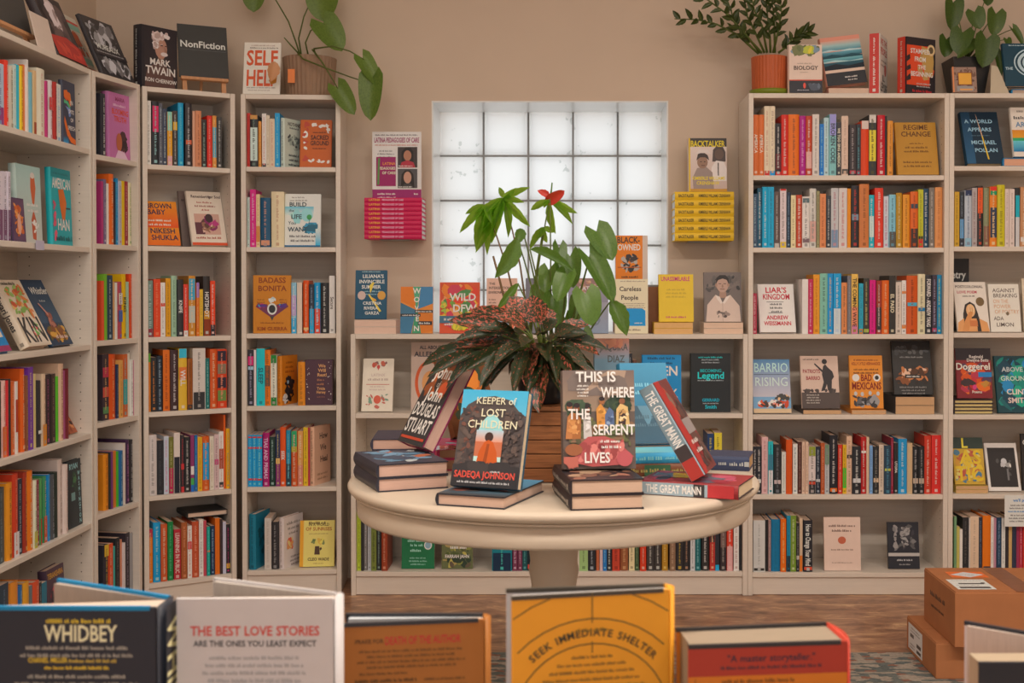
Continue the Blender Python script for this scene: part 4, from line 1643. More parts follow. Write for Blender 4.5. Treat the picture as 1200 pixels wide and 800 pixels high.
# bookcase beside window
angled(B4, 1, 328.7, 333.7, 350.5, 138, 'b8bca8', 'T NOTHING|52 86 7 2c3030 70;m 52 80 50 4 404444;b 14 34 88 70 26 12 3c4240,687068,98a090;m 50 24 70 5 404444 3', 'pale green book turned to show its cover, top shelf, bookcase beside window', '404844', 0.13)
face(B4, 1, 351.5, 388, 140.6, 'b05018', 'b 3 6 30 97 16 11 d8c0b0,a83c28;b 80 70 98 97 4 11 d8c0b0;b 24 3 98 20 6 11 d8c0b0;b 28 80 98 97 5 11 d8c0b0;T SACRED|62 58 9 3a2018 58;T GROUND|62 46 9 3a2018 60;m 62 38 44 3 5a2c14 1;m 62 72 44 3 5a2c14 1',
     'rust hardback with ring pattern leaning on top shelf, bookcase beside window', 10, 0.045, 0.022)
face(B4, 2, 333.6, 375.5, 227.3, 'c8c4b8', 'm 38 92 52 3 807870 2;g 0 60 80 76 c0c8c0 60a8c0;b 10 44 80 74 10 22 88b8c4,a0c4cc,70a8bc;b 50 24 98 46 14 20 2c7890,38849c,206070;p 205868 50,30 66,42 84,40 96,28;e 68 56 7 5 3a8848;r 67.5 42 68.5 53 305040;T BUILD|36 76 8 34444a 56;t the|18 66 5 34444a;T LIFE|32 53 8 34444a 42;t You|20 42 6 34444a;T WANT|36 29 8 34444a 58;m 50 18 86 4.4 605c58 2;r 0 0 100 3 1c5878;g 86 3 100 34 2898c0 c0c8c0',
     'white and blue watercolour hardback at right of second shelf, bookcase beside window', 6, 0.035, 0.018, boards='c8c0b8')
face(B4, 3, 297, 340.8, 322.6, 'b8701c', 'T BADASS|50 87 9 803818 86;T BONITA|50 73 9 803818 82;m 20 57 22 2.4 8a4c18 2;m 80 57 22 2.4 8a4c18 2;p 6a3048 50,26 20,40 6,46 12,52 36,50 50,38;p 6a3048 50,26 80,40 94,46 88,52 64,50 50,38;b 8 42 36 52 6 9 3088a0,a82850,503070;b 64 42 92 52 6 9 3088a0,a82850,503070;e 50 42 13 10 c8c0b4;e 50 42 9 7 2c2c2c;b 38 52 62 64 12 7 c8ccc0,a8b0a8;p 4a4038 44,30 56,30 50,22;m 50 17 62 2.6 8a4c18;T KIM GUERRA|50 5 6 904418 84',
     'amber hardback with winged heart at left of third shelf, bookcase beside window', 1, 0.02, 0.02)
angled(B4, 4, 325, 330.5, 343.6, 417.4, 'c0701c', 'm 50 84 60 5 8a4410 3;b 16 0 80 62 40 17 242224,2c2a2c,1e1c1e;b 0 0 40 24 12 12 b8b0a8,d0c8c0;e 36 46 6 4 90a8b0', 'orange novel with black figure turned on fourth shelf, bookcase beside window', '8a4410', 0.13)
face(B4, 4, 358, 389.5, 422, '4a3038', 'b 2 2 18 98 14 3 c8b8a8;b 82 2 98 98 12 3 c8b8a8;T We|62 84 7 c8905a;T Will|62 74 7 c8905a 36;T Rest!|62 64 7 c8905a 46;m 58 54 36 5 a06848 2;T Tricia|58 34 6 c8905a 30;T Hersey|58 26 6 c8905a 34;m 58 17 30 3 8a5848', 'dark purple card deck box at right of fourth shelf, bookcase beside window', 0, 0.03, 0.05, boards='4a3038')
pa = at_y(349, 474, 4.975)
_p = book_parts(0.13, 0.028, 0.175, 'c8781c', True, PAGE, dict(c='8a5010', text=''), None, None, 77)
u_, _ = B4.u_at(357.4, 440, 0.022)
p_ = B4.p0 + B4.u * u_ + B4.n * 0.022
add_book(_p, TR((p_.x, p_.y, B4.zrow(4) + 0.0004), B4.th + math.pi / 2), 'bright amber spine beside the purple deck box, fourth shelf, bookcase beside window', 700, None, always=True)
angled(B4, 5, 363.2, 368.5, 383, 500.6, 'c89878', 'T How|56 78 10 4a342c 62;T We|54 58 10 4a342c 40;T Heal|58 38 10 4a342c 64;m 50 16 70 4 9a6c50 2', 'peach book with black brush lettering turned on fifth shelf, bookcase beside window', '6a4a3c', 0.14)
angled(B4, 6, 292, 300, 310, 602.5, '186878', 'b 10 20 90 80 20 16 104850,1c7080', 'dark turquoise hardback turned at left of bottom shelf, bookcase beside window', '0c3c48', 0.14)
angled(B4, 6, 327, 333, 350, 607, 'c8b4a8', 'm 50 84 70 6 807068;m 50 74 60 5 807068 2;b 4 32 60 60 16 18 d08850,c85840,d8b070,b0a0a0;m 60 18 60 4 807068 3', 'pale watercolour book turned on bottom shelf, bookcase beside window', '907c70', 0.14)
face(B4, 6, 351, 391.5, 609.6, 'd8b860', 'r 0 0 10 100 d08c20;m 50 92 50 6 5a4420;T IN A WORLD|54 88 6 5a4420 60;T OF SUNRISES|54 78 7 a05820 76;m 54 70 56 2.4 a08848;b 30 46 74 62 20 9 7a8048,c8a040,d8b850,5a6838;p 4a3424 42,26 58,26 56,44 44,44;p 4a3424 58,34 64,38 62,42 57,40;T CLEO WADE|54 13 6 4a3420 62;m 54 6 30 2 a08848',
     'yellow book with flower jug on cover, right of bottom shelf, bookcase beside window', 10, 0.045, 0.016, boards='d09828')

# angled corner bookcase
face(B3, 2, 173, 212, 236, 'd86818', 'g 0 0 100 40 d85c14 d8781c;g 0 40 100 100 d0481c d87c18;T BROWN|46 84 11 3c2c3a 78;T BABY|36 70 11 3c2c3a 56;m 44 54 72 5 e0c0a8 2;T NIKESH|50 27 11 3c2c3a 76;T SHUKLA|54 12 11 3c2c3a 80',
     'bright orange paperback with dark blocky title, second shelf, angled corner bookcase', 22, 0.03, 0.012, hard=False)
face(B3, 2, 214, 224, 224, '6a564c', 'm 60 82 60 5 2c2624', 'brown grey book half hidden between two paperbacks, second shelf, angled corner bookcase', 16, 0.10, 0.012)
face(B3, 2, 226, 268.5, 224.6, 'd8b8a0', 'T Remembering|40 88 5 4a3430 56;T her Soul|80 88 5 4a3430 36;m 50 78 46 3.4 a05040;m 50 71 60 3.4 8a4438;m 50 64 24 3.4 a05040;r 14 20 86 58 b88c78;r 14 20 40 42 5a3438;b 30 22 84 56 20 16 5a3c34,c8a088,a83868,7a2c50,8a6048;e 56 50 11 8 3c2c2c;m 50 12 74 4 a05040;r 0 0 100 5 c04828',
     'cream hardback with a photographed woman, right side of second shelf, angled corner bookcase', 24, 0.035, 0.018)
zf_ = B3.u_at(252, 606, 0.022)[1] + 0.002
uf_ = B3.u_at(222, 600, 0.06)[0] - 0.012
pf_ = B3.p0 + B3.u * uf_ + B3.n * 0.045
flat_stack((pf_.x, pf_.y), B3.th, 0.16, 0.15, 1, 0.022, '2a2826', 'flat black book laid across the row, bottom shelf, angled corner bookcase', zf_, None, True, None, seed=31)

# slim left bookcase
face(B2, 1, 128.5, 156.5, 110, 'b0648c', 'T MARIA|54 88 6 8a3858 60;m 52 80 60 4 e0a8b8;T BLOOMING|54 68 8 c84828 80;T TRUTH|54 57 8 c84828 60;b 34 6 92 46 26 16 3c2428,4a2c2c,302024;e 46 26 14 14 a85838;p d0a8b0 24,0 40,14 70,12 90,0', 'pink hardback with a painted face, top shelf, slim left bookcase', 1, 0.03, 0.03, spine=dict(c='a83850', text=''))

# left wall bookcase
face(B1, 1, 74.5, 89, 96, '3a3c48', 'b 8 66 72 84 8 24 d06828,c84c20,d88030;p d06020 10,84 34,86 60,76 66,62 56,62 44,72 10,74;p 50a070 10,70 40,68 60,62 60,56 30,64 10,64;p 7080a8 20,60 60,58 62,46 48,44 40,54;p d06020 8,34 30,14 60,4 98,2 98,10 62,14 34,28 12,44;g 0 0 40 12 2888b0 3a3c48;T IN|70 64 7 d0c8c0;T SPITE|66 50 6 d0c8c0 56;T OF|70 37 6 d0c8c0;T SPEECH|66 24 6 d0c8c0 60',
     'dark slate book with orange arcs at end of top shelf, left wall bookcase', 1, 0.02, 0.014)
face(B1, 2, 22, 50, 194, 'a8b4a4', 'g 0 0 100 100 b0a898 98b0a4;p b85830 58,90 74,88 78,72 70,50 62,52 56,72;e 66 88 9 4 c8b8a8;p a84c2c 60,6 56,30 66,44 76,30 74,4;b 54 8 90 36 8 7 d0c8c0,c0b0a8;m 64 48 60 4 d8d0c8 2',
     'pale green hardback with two clay hands, second shelf, left wall bookcase', 2, 0.045, 0.025)
face(B1, 2, 16.5, 31, 232, '4a3448', 'r 6 4 94 96 5a3c50;b 12 6 88 92 44 17 c87030,b85828,d08848,a84820;e 50 40 14 24 c89078',
     'small orange and purple flame patterned card standing on second shelf, left wall bookcase', 4, 0.02, 0.006, hard=False)
face(B1, 2, 62.5, 85.3, 198, '189090', 'r 0 88 100 100 147878;m 52 92 80 3 106060;T AMERICAN|52 74 13 d0c8b0 92;b 2 4 24 70 14 12 b04858,c85060;p c06020 34,72 60,74 74,56 64,34 52,30 40,52;r 70 48 92 50 303838;T HAN|56 20 14 d0c8b0 62;m 56 6 82 7 0c5050',
     'teal hardback with an orange figure on second shelf, left wall bookcase', 2, 0.03, 0.02, page='d0c4b4')
face(B1, 3, 34, 61, 328, 'cbb498', 'b 4 40 96 96 44 13 c87038,7a9848,d0a060,b85030,90a858;p c8b49c 8,2 92,2 92,38 8,38;T KIN|50 6 36 34302e 88;b 30 10 80 36 12 7 6a9848,c05048;m 42 92 60 5 605848',
     'cream floral hardback with tall black letters leaning, third shelf, left wall bookcase', 27, 0.02, 0.032, spine=dict(c='3a3430', text='Tayari Jones'))
face(B1, 3, 62.5, 86, 328, '24384a', 'g 0 34 100 100 30485a 203448;b 0 4 100 32 40 20 b07828,8a6028,c08c38,6a5828,7a4828;b 30 24 64 60 12 13 8a4c3c,a06450,6a3830;p b07868 24,64 30,64 50,48 46,44;T Whistler|58 78 10 c8c4bc 84;m 54 66 30 3 a8a8a0;m 62 10 60 6 c8a898',
     'dark blue novel with a figure in golden field, third shelf, left wall bookcase', 27, 0.025, 0.016)
face(B1, 3, -8, 14, 330, '1c70a0', 'r 40 20 90 50 c8b8a0;r 0 0 100 8 8a3050', 'blue book at frame edge beside cream floral hardback, left wall bookcase', 27, 0.02, 0.018)
face(B1, 4, 82.5, 94, 462, '9a4c2c', 'b 0 0 100 100 30 26 a85830,b86840,803820,c07848,3a2824', 'rust coloured paperback slumped at end of fourth shelf, left wall bookcase', 30, 0.05, 0.01, hard=False)
face(B1, 5, 81, 97, 539, '20282a', 'b 30 50 74 86 16 16 2c4830,40683c,24382c;r 24 40 52 52 6a8880;T RYAN|46 87 8 90b8b8 66;T W|82 76 6 90b8b8;T A|82 68 6 90b8b8;T S|82 60 6 90b8b8;T H|82 52 6 90b8b8;T I|82 44 6 90b8b8;T N|82 36 6 90b8b8;T G|82 28 6 90b8b8;T T|82 20 6 90b8b8;T O|82 12 6 90b8b8;T N|82 4 6 90b8b8',
     'black hardback with a vertical pale blue name, end of fifth shelf, left wall bookcase', 2, 0.03, 0.014)
face(B1, 6, 58, 78, 664, '4a3440', 'T TERANSHIRA|50 84 9 c89030 88;b 10 6 90 74 20 22 a83040,5a3040,3a2c34', 'dark plum hardback with orange title at end of bottom shelf, left wall bookcase', 3, 0.05, 0.03, rot=0)
t = thing('label_holder', 'small clear label holder clipped to the second shelf, left wall bookcase', 'label', TR(B1.p0 + B1.u * B1.u_at(42, 288, -0.003)[0] - B1.n * 0.004 + Vector((0, 0, B1.zrow(2) - 0.022)), B1.th))
part('holder', MB().box((0, 0, 0), (0.06, 0.0012, 0.03), C('a89ca4')), 'cover', t)

# low bookcases
face(B5a, 1, 423.5, 459.5, 420, 'd8bca4', 'b 12 82 88 96 8 10 b04838,80504a,b85840;p b03c34 46,84 50,88 54,84 50,77;e 50 84 5 4 b84038;T LATINX|50 66 5 b8a090 60;m 50 58 66 4.4 a89080;r 12 50 88 51 b05040;m 50 45 60 3 b8a090 2;e 50 22 12 8 c05038;b 12 10 40 34 8 9 b05848,708870;b 60 10 88 34 8 9 b05848,708870;b 40 4 60 12 4 8 b05848',
     'cream book with red folk flowers on low bookcase shelf behind the table', 16, 0.05, 0.014, roll=0, page='d0b8a0')
face(B5a, 1, 481.5, 527, 401, 'b89c88', 'T ALL ABOUT|50 90 5 3c3c44 56;T ALLERGIES|50 79 7 3c3c44 84;o 50 40 40 34 c05028 8;e 50 40 22 18 c88850;m 50 8 60 4 6a5c54', 'beige paperback about allergies behind leaning novel, left low bookcase', 4, 0.12, 0.016, hard=False)
face(B5b, 1, 752.8, 798.5, 415.7, '1a7aa8', 'm 50 92 78 4.4 0c3c58 2;T OPEN|50 64 16 d8d4cc 84;T TO|42 46 14 d8d4cc 34;T WORK|50 26 14 d8d4cc 80;m 50 10 60 4 0c3c58', 'bright blue book with white capitals on right low bookcase shelf', 3, 0.05, 0.016)
face(B5b, 1, 809.8, 856.2, 414, '242626', 'm 50 92 62 3 20a8a0;m 50 88 50 2.4 a8a8a4 2;T BECOMING|50 68 5 18a09c 54;T Legend|50 57 11 20b8b0 84;m 50 53 66 2 a8a8a4;T GERRARD|50 18 5 1898a8 44;m 50 14 40 2 a8a8a4;T Smith|50 6 6 18a8b8 34', 'black book with turquoise lettering on right low bookcase shelf', 2, 0.05, 0.022)
face(B5a, 3, 470.5, 509, 601, '186038', 'm 46 62 62 5 90b8a0;m 46 48 56 5 90b8a0;m 46 40 52 5 90b8a0 2;e 80 42 12 8 c8d0c8;e 80 42 9 6 8098a0;m 50 18 62 3 80a890 3', 'dark green paperback with white seal on bottom shelf under the round table', 6, 0.05, 0.014, hard=False)
face(B5a, 3, 517.5, 554, 603, '5a5c38', 'b 0 0 100 100 80 17 7a7838,a89848,485028,98804a,5a4a38,2c3828;m 54 56 70 5 d8d0b8 3;T FARRAH JAHN|50 20 6 d8d4c0 78', 'leafy olive paperback on bottom shelf under the round table', 6, 0.05, 0.014, hard=False)

# on top of the low bookcases
zt = H5
YB = 4.95
def stack_px(xa_, xb_, yb_, n, T, cover, labels, page, H=0.2, Y=4.925, z=zt, mode='tail', spine=None, front=None, boards=None, hard=False):
    a, b2 = at_y(xa_, yb_, Y), at_y(xb_, yb_, Y)
    L = b2.x - a.x
    if mode == 'tail':
        return flat_stack((a.x, Y), 0, L, H, n, T, cover, labels, z, spine, hard, front, page, seed=int(xa_), boards=boards)
    return flat_stack((a.x, Y), 0, H, L, n, T, cover, labels, z, spine, hard, front, page, seed=int(xa_), mode=mode, boards=boards)

top = stack_px(415.5, 464, 390, 2, 0.028, 'c8b4a0', ['lower of two pale books lying under the dark blue memoir', 'upper of two pale books lying under the dark blue memoir'], 'c8a48c', 0.16)
face(B5a, 0, 416, 452.5, 316.6, '12465a', "m 50 96 60 2 a8b8b8;T LILIANA'S|56 84 7 c8c8b8 70;T INVINCIBLE|52 73 7 c8c8b8 82;T SUMMER|50 62 7 c8c8b8 62;m 56 55 60 3 8aa8a8 2;e 20 48 13 9 b89c8c;e 84 48 13 9 c08838;p d0b040 44,68 56,76 60,74 48,52;p d0b040 40,50 46,50 84,16 78,14;p c89030 54,44 66,40 68,36 56,38;T CRISTINA|54 29 6 c8c8b8 72;T RIVERA|50 19 6 c8c8b8 56;T GARZA|54 9 6 c8c8b8 52", 'dark blue memoir with two round medals on a stack, left of the window', 8, 0.045, 0.018, z=top)
face(B5a, 0, 469, 507, 336, 'c87830', 'p c86a20 0,100 38,100 48,52 0,70;p d09858 100,100 62,100 52,52 100,66;p 3a6478 0,66 48,50 48,44 0,20;p c06820 52,48 100,40 100,4 60,0;p 3c7090 62,100 100,100 100,64 54,52;p 4a9068 38,100 62,100 52,54 48,54;p 3a8058 46,46 54,46 64,0 36,0;p 386880 0,34 46,44 34,0 0,0;r 0 36 62 42 2c2c2c;m 34 37.5 56 3 d8d0c0;r 44 44 100 50 2c2c2c;m 72 45.5 50 3 d8d0c0;r 54 18 98 26 2c2c2c;m 76 20 38 4 d8d0c0;T W|50 86 11 e0dccc;T O|50 67 11 e0dccc;T V|50 50 9 e0dccc;T E|52 26 10 e0dccc;T N|50 5 11 e0dccc', 'colourful sunburst patterned book below window, left of the fruit patterned one', 6, 0.045, 0.014, hard=False)
face(B5a, 0, 515, 562, 330.8, 'c04828', 'b 0 0 100 100 90 20 c83c28,d07028,d0a030,688838,487840,b83848,d08850;b 0 20 20 70 12 10 c8a838,90a040;r 0 20 100 34 3c6070;m 50 25 78 5 d8d8d0 2;T WILD|58 64 14 e8d8b8 70;T DFW|62 42 14 e8d8b8 66;b 24 4 76 20 20 10 c8b030,a8a030', 'red fruit patterned guidebook standing in front of the glass block window', 6, 0.04, 0.016, hard=False)
face(B5a, 0, 570, 606, 326, 'c89c84', 'T THE|18 88 4 5a4038 22;T INTERSECTIONAL|48 80 4.6 5a4038 82;T ENVIRONMENTALIST|48 72 4.6 5a4038 84;m 20 60 26 3 7a584c 2;e 50 24 44 28 c85838;e 50 22 37 23 d08858;e 50 20 30 18 d0b078;e 50 18 23 13 90a8b8;r 0 0 100 8 8a9c88', 'peach paperback with rainbow below window, behind the speckled plant', 6, 0.05, 0.012, hard=False)
face(B5a, 0, 616.5, 641, 326, '6a6468', 'T BATTLE|50 84 5 a09890 80;m 50 74 70 3 908880', 'grey book behind anthurium stems, below window', 6, 0.06, 0.016)
face(B5b, 0, 667, 713, 326, '807880', 'p 8a6860 14,100 86,100 74,66 26,66;b 20 68 80 98 16 7 b89070,a87860;T BATTLE|50 78 7 c8b8b0 72;m 50 72 60 3 a89c98;g 0 0 100 56 7c8490 8c8488;b 14 6 86 56 22 17 6a7078,98989c,585c68', 'grey book with brown star canopy behind heart-shaped leaves, below window', 6, 0.05, 0.02)
bx = thing('display_box', 'plain brown box behind cream novel at right end of window', 'box', TR((at_y(719.5, 380, 5.03).x, 5.03, zt + 0.0004)))
bxw = at_y(783, 380, 5.03).x - at_y(719.5, 380, 5.03).x
bxh = at_y(770, 336, 5.03).z - zt
part('carton', MB().bbox((0, 0, 0), (bxw, 0.12, bxh), 0.002), 'terracotta', bx)
part('lid', MB().bbox((-0.001, -0.001, bxh + 0.0002), (bxw + 0.001, 0.121, bxh + 0.008), 0.002), 'mortar', bx)
face(B5b, 0, 721, 759.5, 327, 'd8bc98', 'm 54 95 76 2.4 8a7460;T Careless|46 78 8 4a4038 82;T People|44 62 8 4a4038 70;m 54 54 80 2 8a7460 3;p 1a80b0 8,14 92,14 92,42 82,46 14,46 8,40;p b08868 22,44 30,44 26,54;m 70 18 24 2.4 d8d0c0;m 50 5 62 4 8a7460', 'cream novel with blue pool drawn on cover, right end of window', 4, 0.035, 0.018, boards='a88068')
face(B5b, 0, 721.5, 759, 276, 'c0a894', 'r 0 4 84 100 d0701c;T BLACK-|40 85 12 34302c 72;T OWNED|42 70 12 d8c4b0 72;b 8 24 76 66 30 13 3a3230,5a443c,a89888,34302c;r 6 34 80 36 a85018;m 44 14 66 4 3a2c24 2', 'orange book with a shop drawing standing on brown box, right end of window', 2, 0.145, 0.016, z=zt + bxh + 0.0085)
top = stack_px(766.5, 812, 391, 2, 0.0225, 'd0a030', ['lower yellow book lying under the bright yellow one', 'upper yellow book lying under the bright yellow one'], 'c89860', 0.17)
face(B5b, 0, 772.5, 813, 321.5, 'd4a828', 'T UNASSIMILABLE|48 86 9 b02860 84;m 50 66 62 4 b08c28 3;m 50 8 60 4 b02860', 'bright yellow book with magenta title standing on two yellow books', 8, 0.045, 0.014, z=top, boards='c89028')
top = stack_px(825, 871, 391, 2, 0.0225, 'c0a890', ['lower pale book lying under the photographed man', 'upper pale book lying under the photographed man'], 'c8a488', 0.17)
face(B5b, 0, 825.6, 869.5, 319, '6a5c54', 'b 0 56 100 100 50 10 4a4440,5a524c,706258,3a3634,62564e;p 98745f 40,48 60,48 58,62 42,62;e 49 74 16 15 a88470;e 33 74 3 4 98745f;e 65 74 3 4 98745f;p 2a2624 32,76 33,88 42,94 58,94 66,87 66,76 62,84 50,87 38,84;r 39 76 46 77.2 3c3028;r 52 76 59 77.2 3c3028;p 8a6854 48,75 51,75 52,69 47,69;r 43 65 55 66.4 6a4438;p c0a490 4,0 8,34 30,54 42,50 49,38 58,50 70,54 94,32 97,0;p d0b8a6 30,54 42,50 49,38 44,36 34,46;p d0b8a6 70,54 58,50 49,38 54,36 64,46;r 48.6 0 49.6 38 9a8070;b 30 6 74 24 12 9 4a3c38,8a7468,6a5a50', 'sepia book with a photographed man in pale shirt beside right tall bookcase', 8, 0.045, 0.014, z=top)

# ------------------------------------------------------------------ the two little wall shelves of stacked books
def wall_stack(xa_, xb_, ytop, n, cover, title, tcol, labels, plate_label, spine_page, dpt=0.155):
    Yf = YW - dpt - 0.012
    a, b2 = at_y(xa_, 250, Yf), at_y(xb_, 250, Yf)
    L = b2.x - a.x
    zt_ = at_y(xa_, ytop[0], Yf).z
    zb_ = at_y(xa_, ytop[1], Yf).z
    T = (zt_ - zb_) / n - 0.0006
    t = thing('wall_bracket', plate_label, 'bracket', TR(((a.x + b2.x) / 2, YW - 0.001, zb_ - 0.003)))
    part('wall_plate', MB().box((-0.05, -0.002, 0.0), (0.05, 0.0, 0.12)), 'steel', t)
    part('support_plate', MB().box((-0.06, -0.12, -0.0), (0.06, -0.0022, 0.002)), 'steel', t)
    return flat_stack((a.x, Yf), 0, dpt, L, n, T, cover, labels, zb_, dict(c=tcol, texts=title, logo=False), True, None, spine_page, seed=int(xa_), mode='spine'), Yf, a.x, b2.x


nine = ['lowest', 'second lowest', 'third lowest', 'fourth lowest', 'middle', 'fourth highest', 'third highest', 'second highest', 'topmost']
zt2, yf2, xa2, xb2 = wall_stack(427, 494.5, (231.5, 280), 9, 'b41a44', [('LATINA', 0.08, 0.30, 'e09030', 0.5), ('PEDAGOGIES OF CARE', 0.31, 0.68, 'd898a8', 0.42), ], 'e0b090', ['%s of nine magenta books stacked on the wall' % q for q in nine], 'steel bracket under the nine magenta wall books', 'c8c4c0', 0.15)
p0 = at_y(436.4, 225, yf2 + 0.03)
p1_ = at_y(493.7, 225, yf2 + 0.03)
hfl = at_y(460, 154.5, yf2 + 0.03).z - zt2
t = thing('author_flyer', 'white flyer with two portraits standing on the magenta wall books', 'flyer', TR((p0.x, yf2 + 0.03, zt2 + 0.0005)))
fw = p1_.x - p0.x
part('sheet', MB().box((0, 0, 0), (fw, 0.003, hfl), C('c8bcb0')), 'cover', t)
ps = MB()
Frame(ps, (0, 0, 0), (1, 0, 0), (0, 0, 1), (0, -1, 0), fw, hfl).draw('r 0 0 100 13 8a2058;m 30 5 44 3 d8c0c8 2;m 90 5 10 3 d8c0c8;m 50 94 88 2.4 706868;T LATINA PEDAGOGIES OF CARE|50 84 7 8a2050 92;m 50 79 88 2 b07060;m 28 70 38 2.4 706868 3;r 8 18 48 62 8a1c50;T LATINA|34 50 4 d08030 26;T PEDAGOGIES|30 43 4 c8d0a0 34;T OF CARE|34 36 4 c8d0a0 28;p 50783c 10,20 14,20 16,60 12,60;r 52 46 92 77 3a302e;p 241e1c 60,50 60,70 68,76 78,76 84,70 84,50;e 72 64 8 8 a06a50;p a02c38 56,46 60,54 72,57 84,54 88,46;r 52 15 92 44 4a4442;p 241e1c 58,16 60,36 67,42 77,42 84,36 86,16;e 72 31 8 9 b08068;p 3a3432 58,15 66,22 78,22 86,15;m 68 47.5 28 2 c8c0b8;m 68 16 28 2 c8c0b8', random.Random(5))
part('print', ps, 'print', t)
six = ['lowest', 'second lowest', 'third lowest', 'third highest', 'second highest', 'topmost']
zt3, yf3, xa3, xb3 = wall_stack(790.8, 860, (224.5, 282), 6, 'd0a020', [('BACKTALKER', 0.06, 0.32, '4a3c18', 0.36), ('KIMBERLE WILLIAMS CRENSHAW', 0.40, 0.94, '4a3c18', 0.36)], '3c3018', ['%s of six yellow books stacked on the wall' % q for q in six], 'steel bracket under the six yellow wall books', 'c8c4bc', 0.155)
sc_ = Case.__new__(Case)
sc_.p0, sc_.u, sc_.n, sc_.th, sc_.D, sc_.t, sc_.W = Vector((0, yf3, 0)), Vector((1, 0, 0)), Vector((0, 1, 0)), 0.0, 0.2, 0, 9
face(sc_, 0, 807.4, 852, 162, 'b89c88', 'r 0 84 100 100 3a3430;g 0 0 100 84 b09484 c8b0a0;p 4a3c36 62,56 64,78 74,86 90,84 97,74 97,56;e 80 70 12 10 5c463a;p d0bcae 58,20 60,46 72,58 92,56 99,44 99,20;r 76 30 79 54 4a3c36;p 8a7468 12,4 10,26 22,44 46,46 62,36 66,4;e 36 55 14 12 86644f;p 3a2e2a 20,58 24,70 38,74 50,68 54,58 44,64 30,64;p c8b4a6 16,70 28,78 50,78 60,70 46,72 30,72;r 30 55 34 56.4 302622;r 40 55 44 56.4 302622;r 33 48 42 49.6 5a3a30;T BACKTALKER|50 84 11 d8b020 90;T KIMBERLE WILLIAMS|52 22 6 d8b020 86;T CRENSHAW|50 13 6 d8b020 60;r 0 0 100 5 b07c20;r 0 0 4 100 c8a020', 'memoir with yellow title and two portraits standing on the yellow wall books', 5, 0.03, 0.025, z=zt3)

# ------------------------------------------------------------------ on top of the tall bookcases
face(B6, 0, 925, 963.7, 52.5, 'ccae98', 'b 0 76 100 100 24 22 5a6038,6a6a40,708088,4a4c38;b 40 80 80 98 8 18 c8b030,a8a838;r 0 0 100 26 2c2c30;r 0 25.4 100 27.4 c04028;b 50 2 100 22 6 18 5a6068,484c54;e 46 15 4 6 c84838;m 42 5 36 2 b0a8a8;m 46 60 44 2.4 9a8470;T BIOLOGY|50 48 8 5a4a40 76;m 46 42 26 2 9a8470', 'biology guide with cream label band next to orange plant pot', 3, 0.008, 0.03, spine=SPD)
face(B6, 0, 970, 1017, 45, 'c0826a', 'r 0 92 100 100 c88068;g 0 82 100 92 90a8a0 c8947c;g 0 72 100 82 4a8088 90a8a0;p a8b8b0 0,72 20,74 46,71 70,73 100,71 100,69 60,69 30,71 0,69;g 0 60 100 69 2c5860 5a9098;p 1c444c 0,60 24,64 50,60 74,63 100,59 100,54 0,54;g 0 48 100 56 387078 6aa0a0;p 98b0a8 0,50 30,52 66,48 100,50 100,47.5 60,46 20,48 0,47;g 0 34 100 47 102830 24505a;p 0c2028 0,40 30,44 60,38 100,42 100,32 0,32;r 0 26 100 32 c8a890;r 0 0 100 26 2a2a2c;m 64 14 34 3 d0c8c0;m 66 8 24 3 d0c8c0', 'book with teal sea waves tilted on top of right tall bookcase', 12, 0.03, 0.03, roll=7, rise=0.024)
pa = at_y(971, 109, 4.915)
flat_stack((pa.x, 4.915), 0, 0.16, 0.2, 1, 0.022, 'b07c68', 'single pinkish book lying under the sea wave book', 2.005, None, False, None, seed=41)
angled(B6, 0, 1019.6, 1031, 1050.5, 39, 'c8b8a8', 'T WE THE|50 84 10 a83838 84;T PEOPLE|50 68 11 a83838 88;m 50 56 80 4 706058 2;e 70 44 14 10 b05048;T JILL|46 24 10 4a4844 60;T LEPORE|50 6 14 4a4844 88', 'thick history book with red spine and white cover, top of right tall bookcase', 'e0b8a8', 0.155, 0.006, spc='b83830')
angled(B6, 0, 1055.5, 1062.5, 1102.5, 42.5, '2c2526', 'r 0 16 80 86 c84424;b 30 20 96 84 24 26 b08850,c84828,a87c48;p b08848 60,30 90,34 94,60 90,80 50,86 60,60;e 84 80 14 10 c8a878;e 84 80 8 6 5a4830;p 2c2526 0,66 10,70 12,62 0,56;p 2c2526 0,48 12,52 14,44 0,40;p 2c2526 0,30 12,36 14,26 0,22;T STAMPED|46 72 8 e0c8b8 68;T FROM|46 58 8 e0c8b8 40;T THE|52 45 7 e0c8b8 28;T BEGINNING|52 32 8 e0c8b8 78;m 58 18 56 2.6 b0a8a0 2;m 54 4 70 5 b83030', 'black and red history book on top of right tall bookcase, beside dark pot', 'e0b8a0', 0.155, 0.006, spc='b83828')
pa = at_y(1190, 105, 4.94)
flat_stack((at_y(1186, 105, 4.94).x, 4.94), 0, 0.2, 0.15, 1, 0.022, '1878a0', 'blue book lying on top of rightmost bookcase at frame edge', 2.005, None, True, None, seed=9)
face(B7, 0, 1179.5, 1232, 51, '163844', 'o 70 54 48 36 a8b4b4 3;o 70 54 40 30 a8b4b4 7;o 70 54 29 22 a8b4b4 4;o 70 54 22 16 a8b4b4 6;m 34 94 40 3 a8b4b4;T THE|10 38 6 a8b4b4', 'dark teal book with white lace medallion on top of rightmost bookcase', 16, 0.012, 0.02, rise=0.024)
t = thing('folded_card', 'beige folded card leaning beside dark pot on rightmost bookcase', 'card', TR((at_y(1156, 105, 4.95).x, 4.904, 2.0055)))
pm = MB()
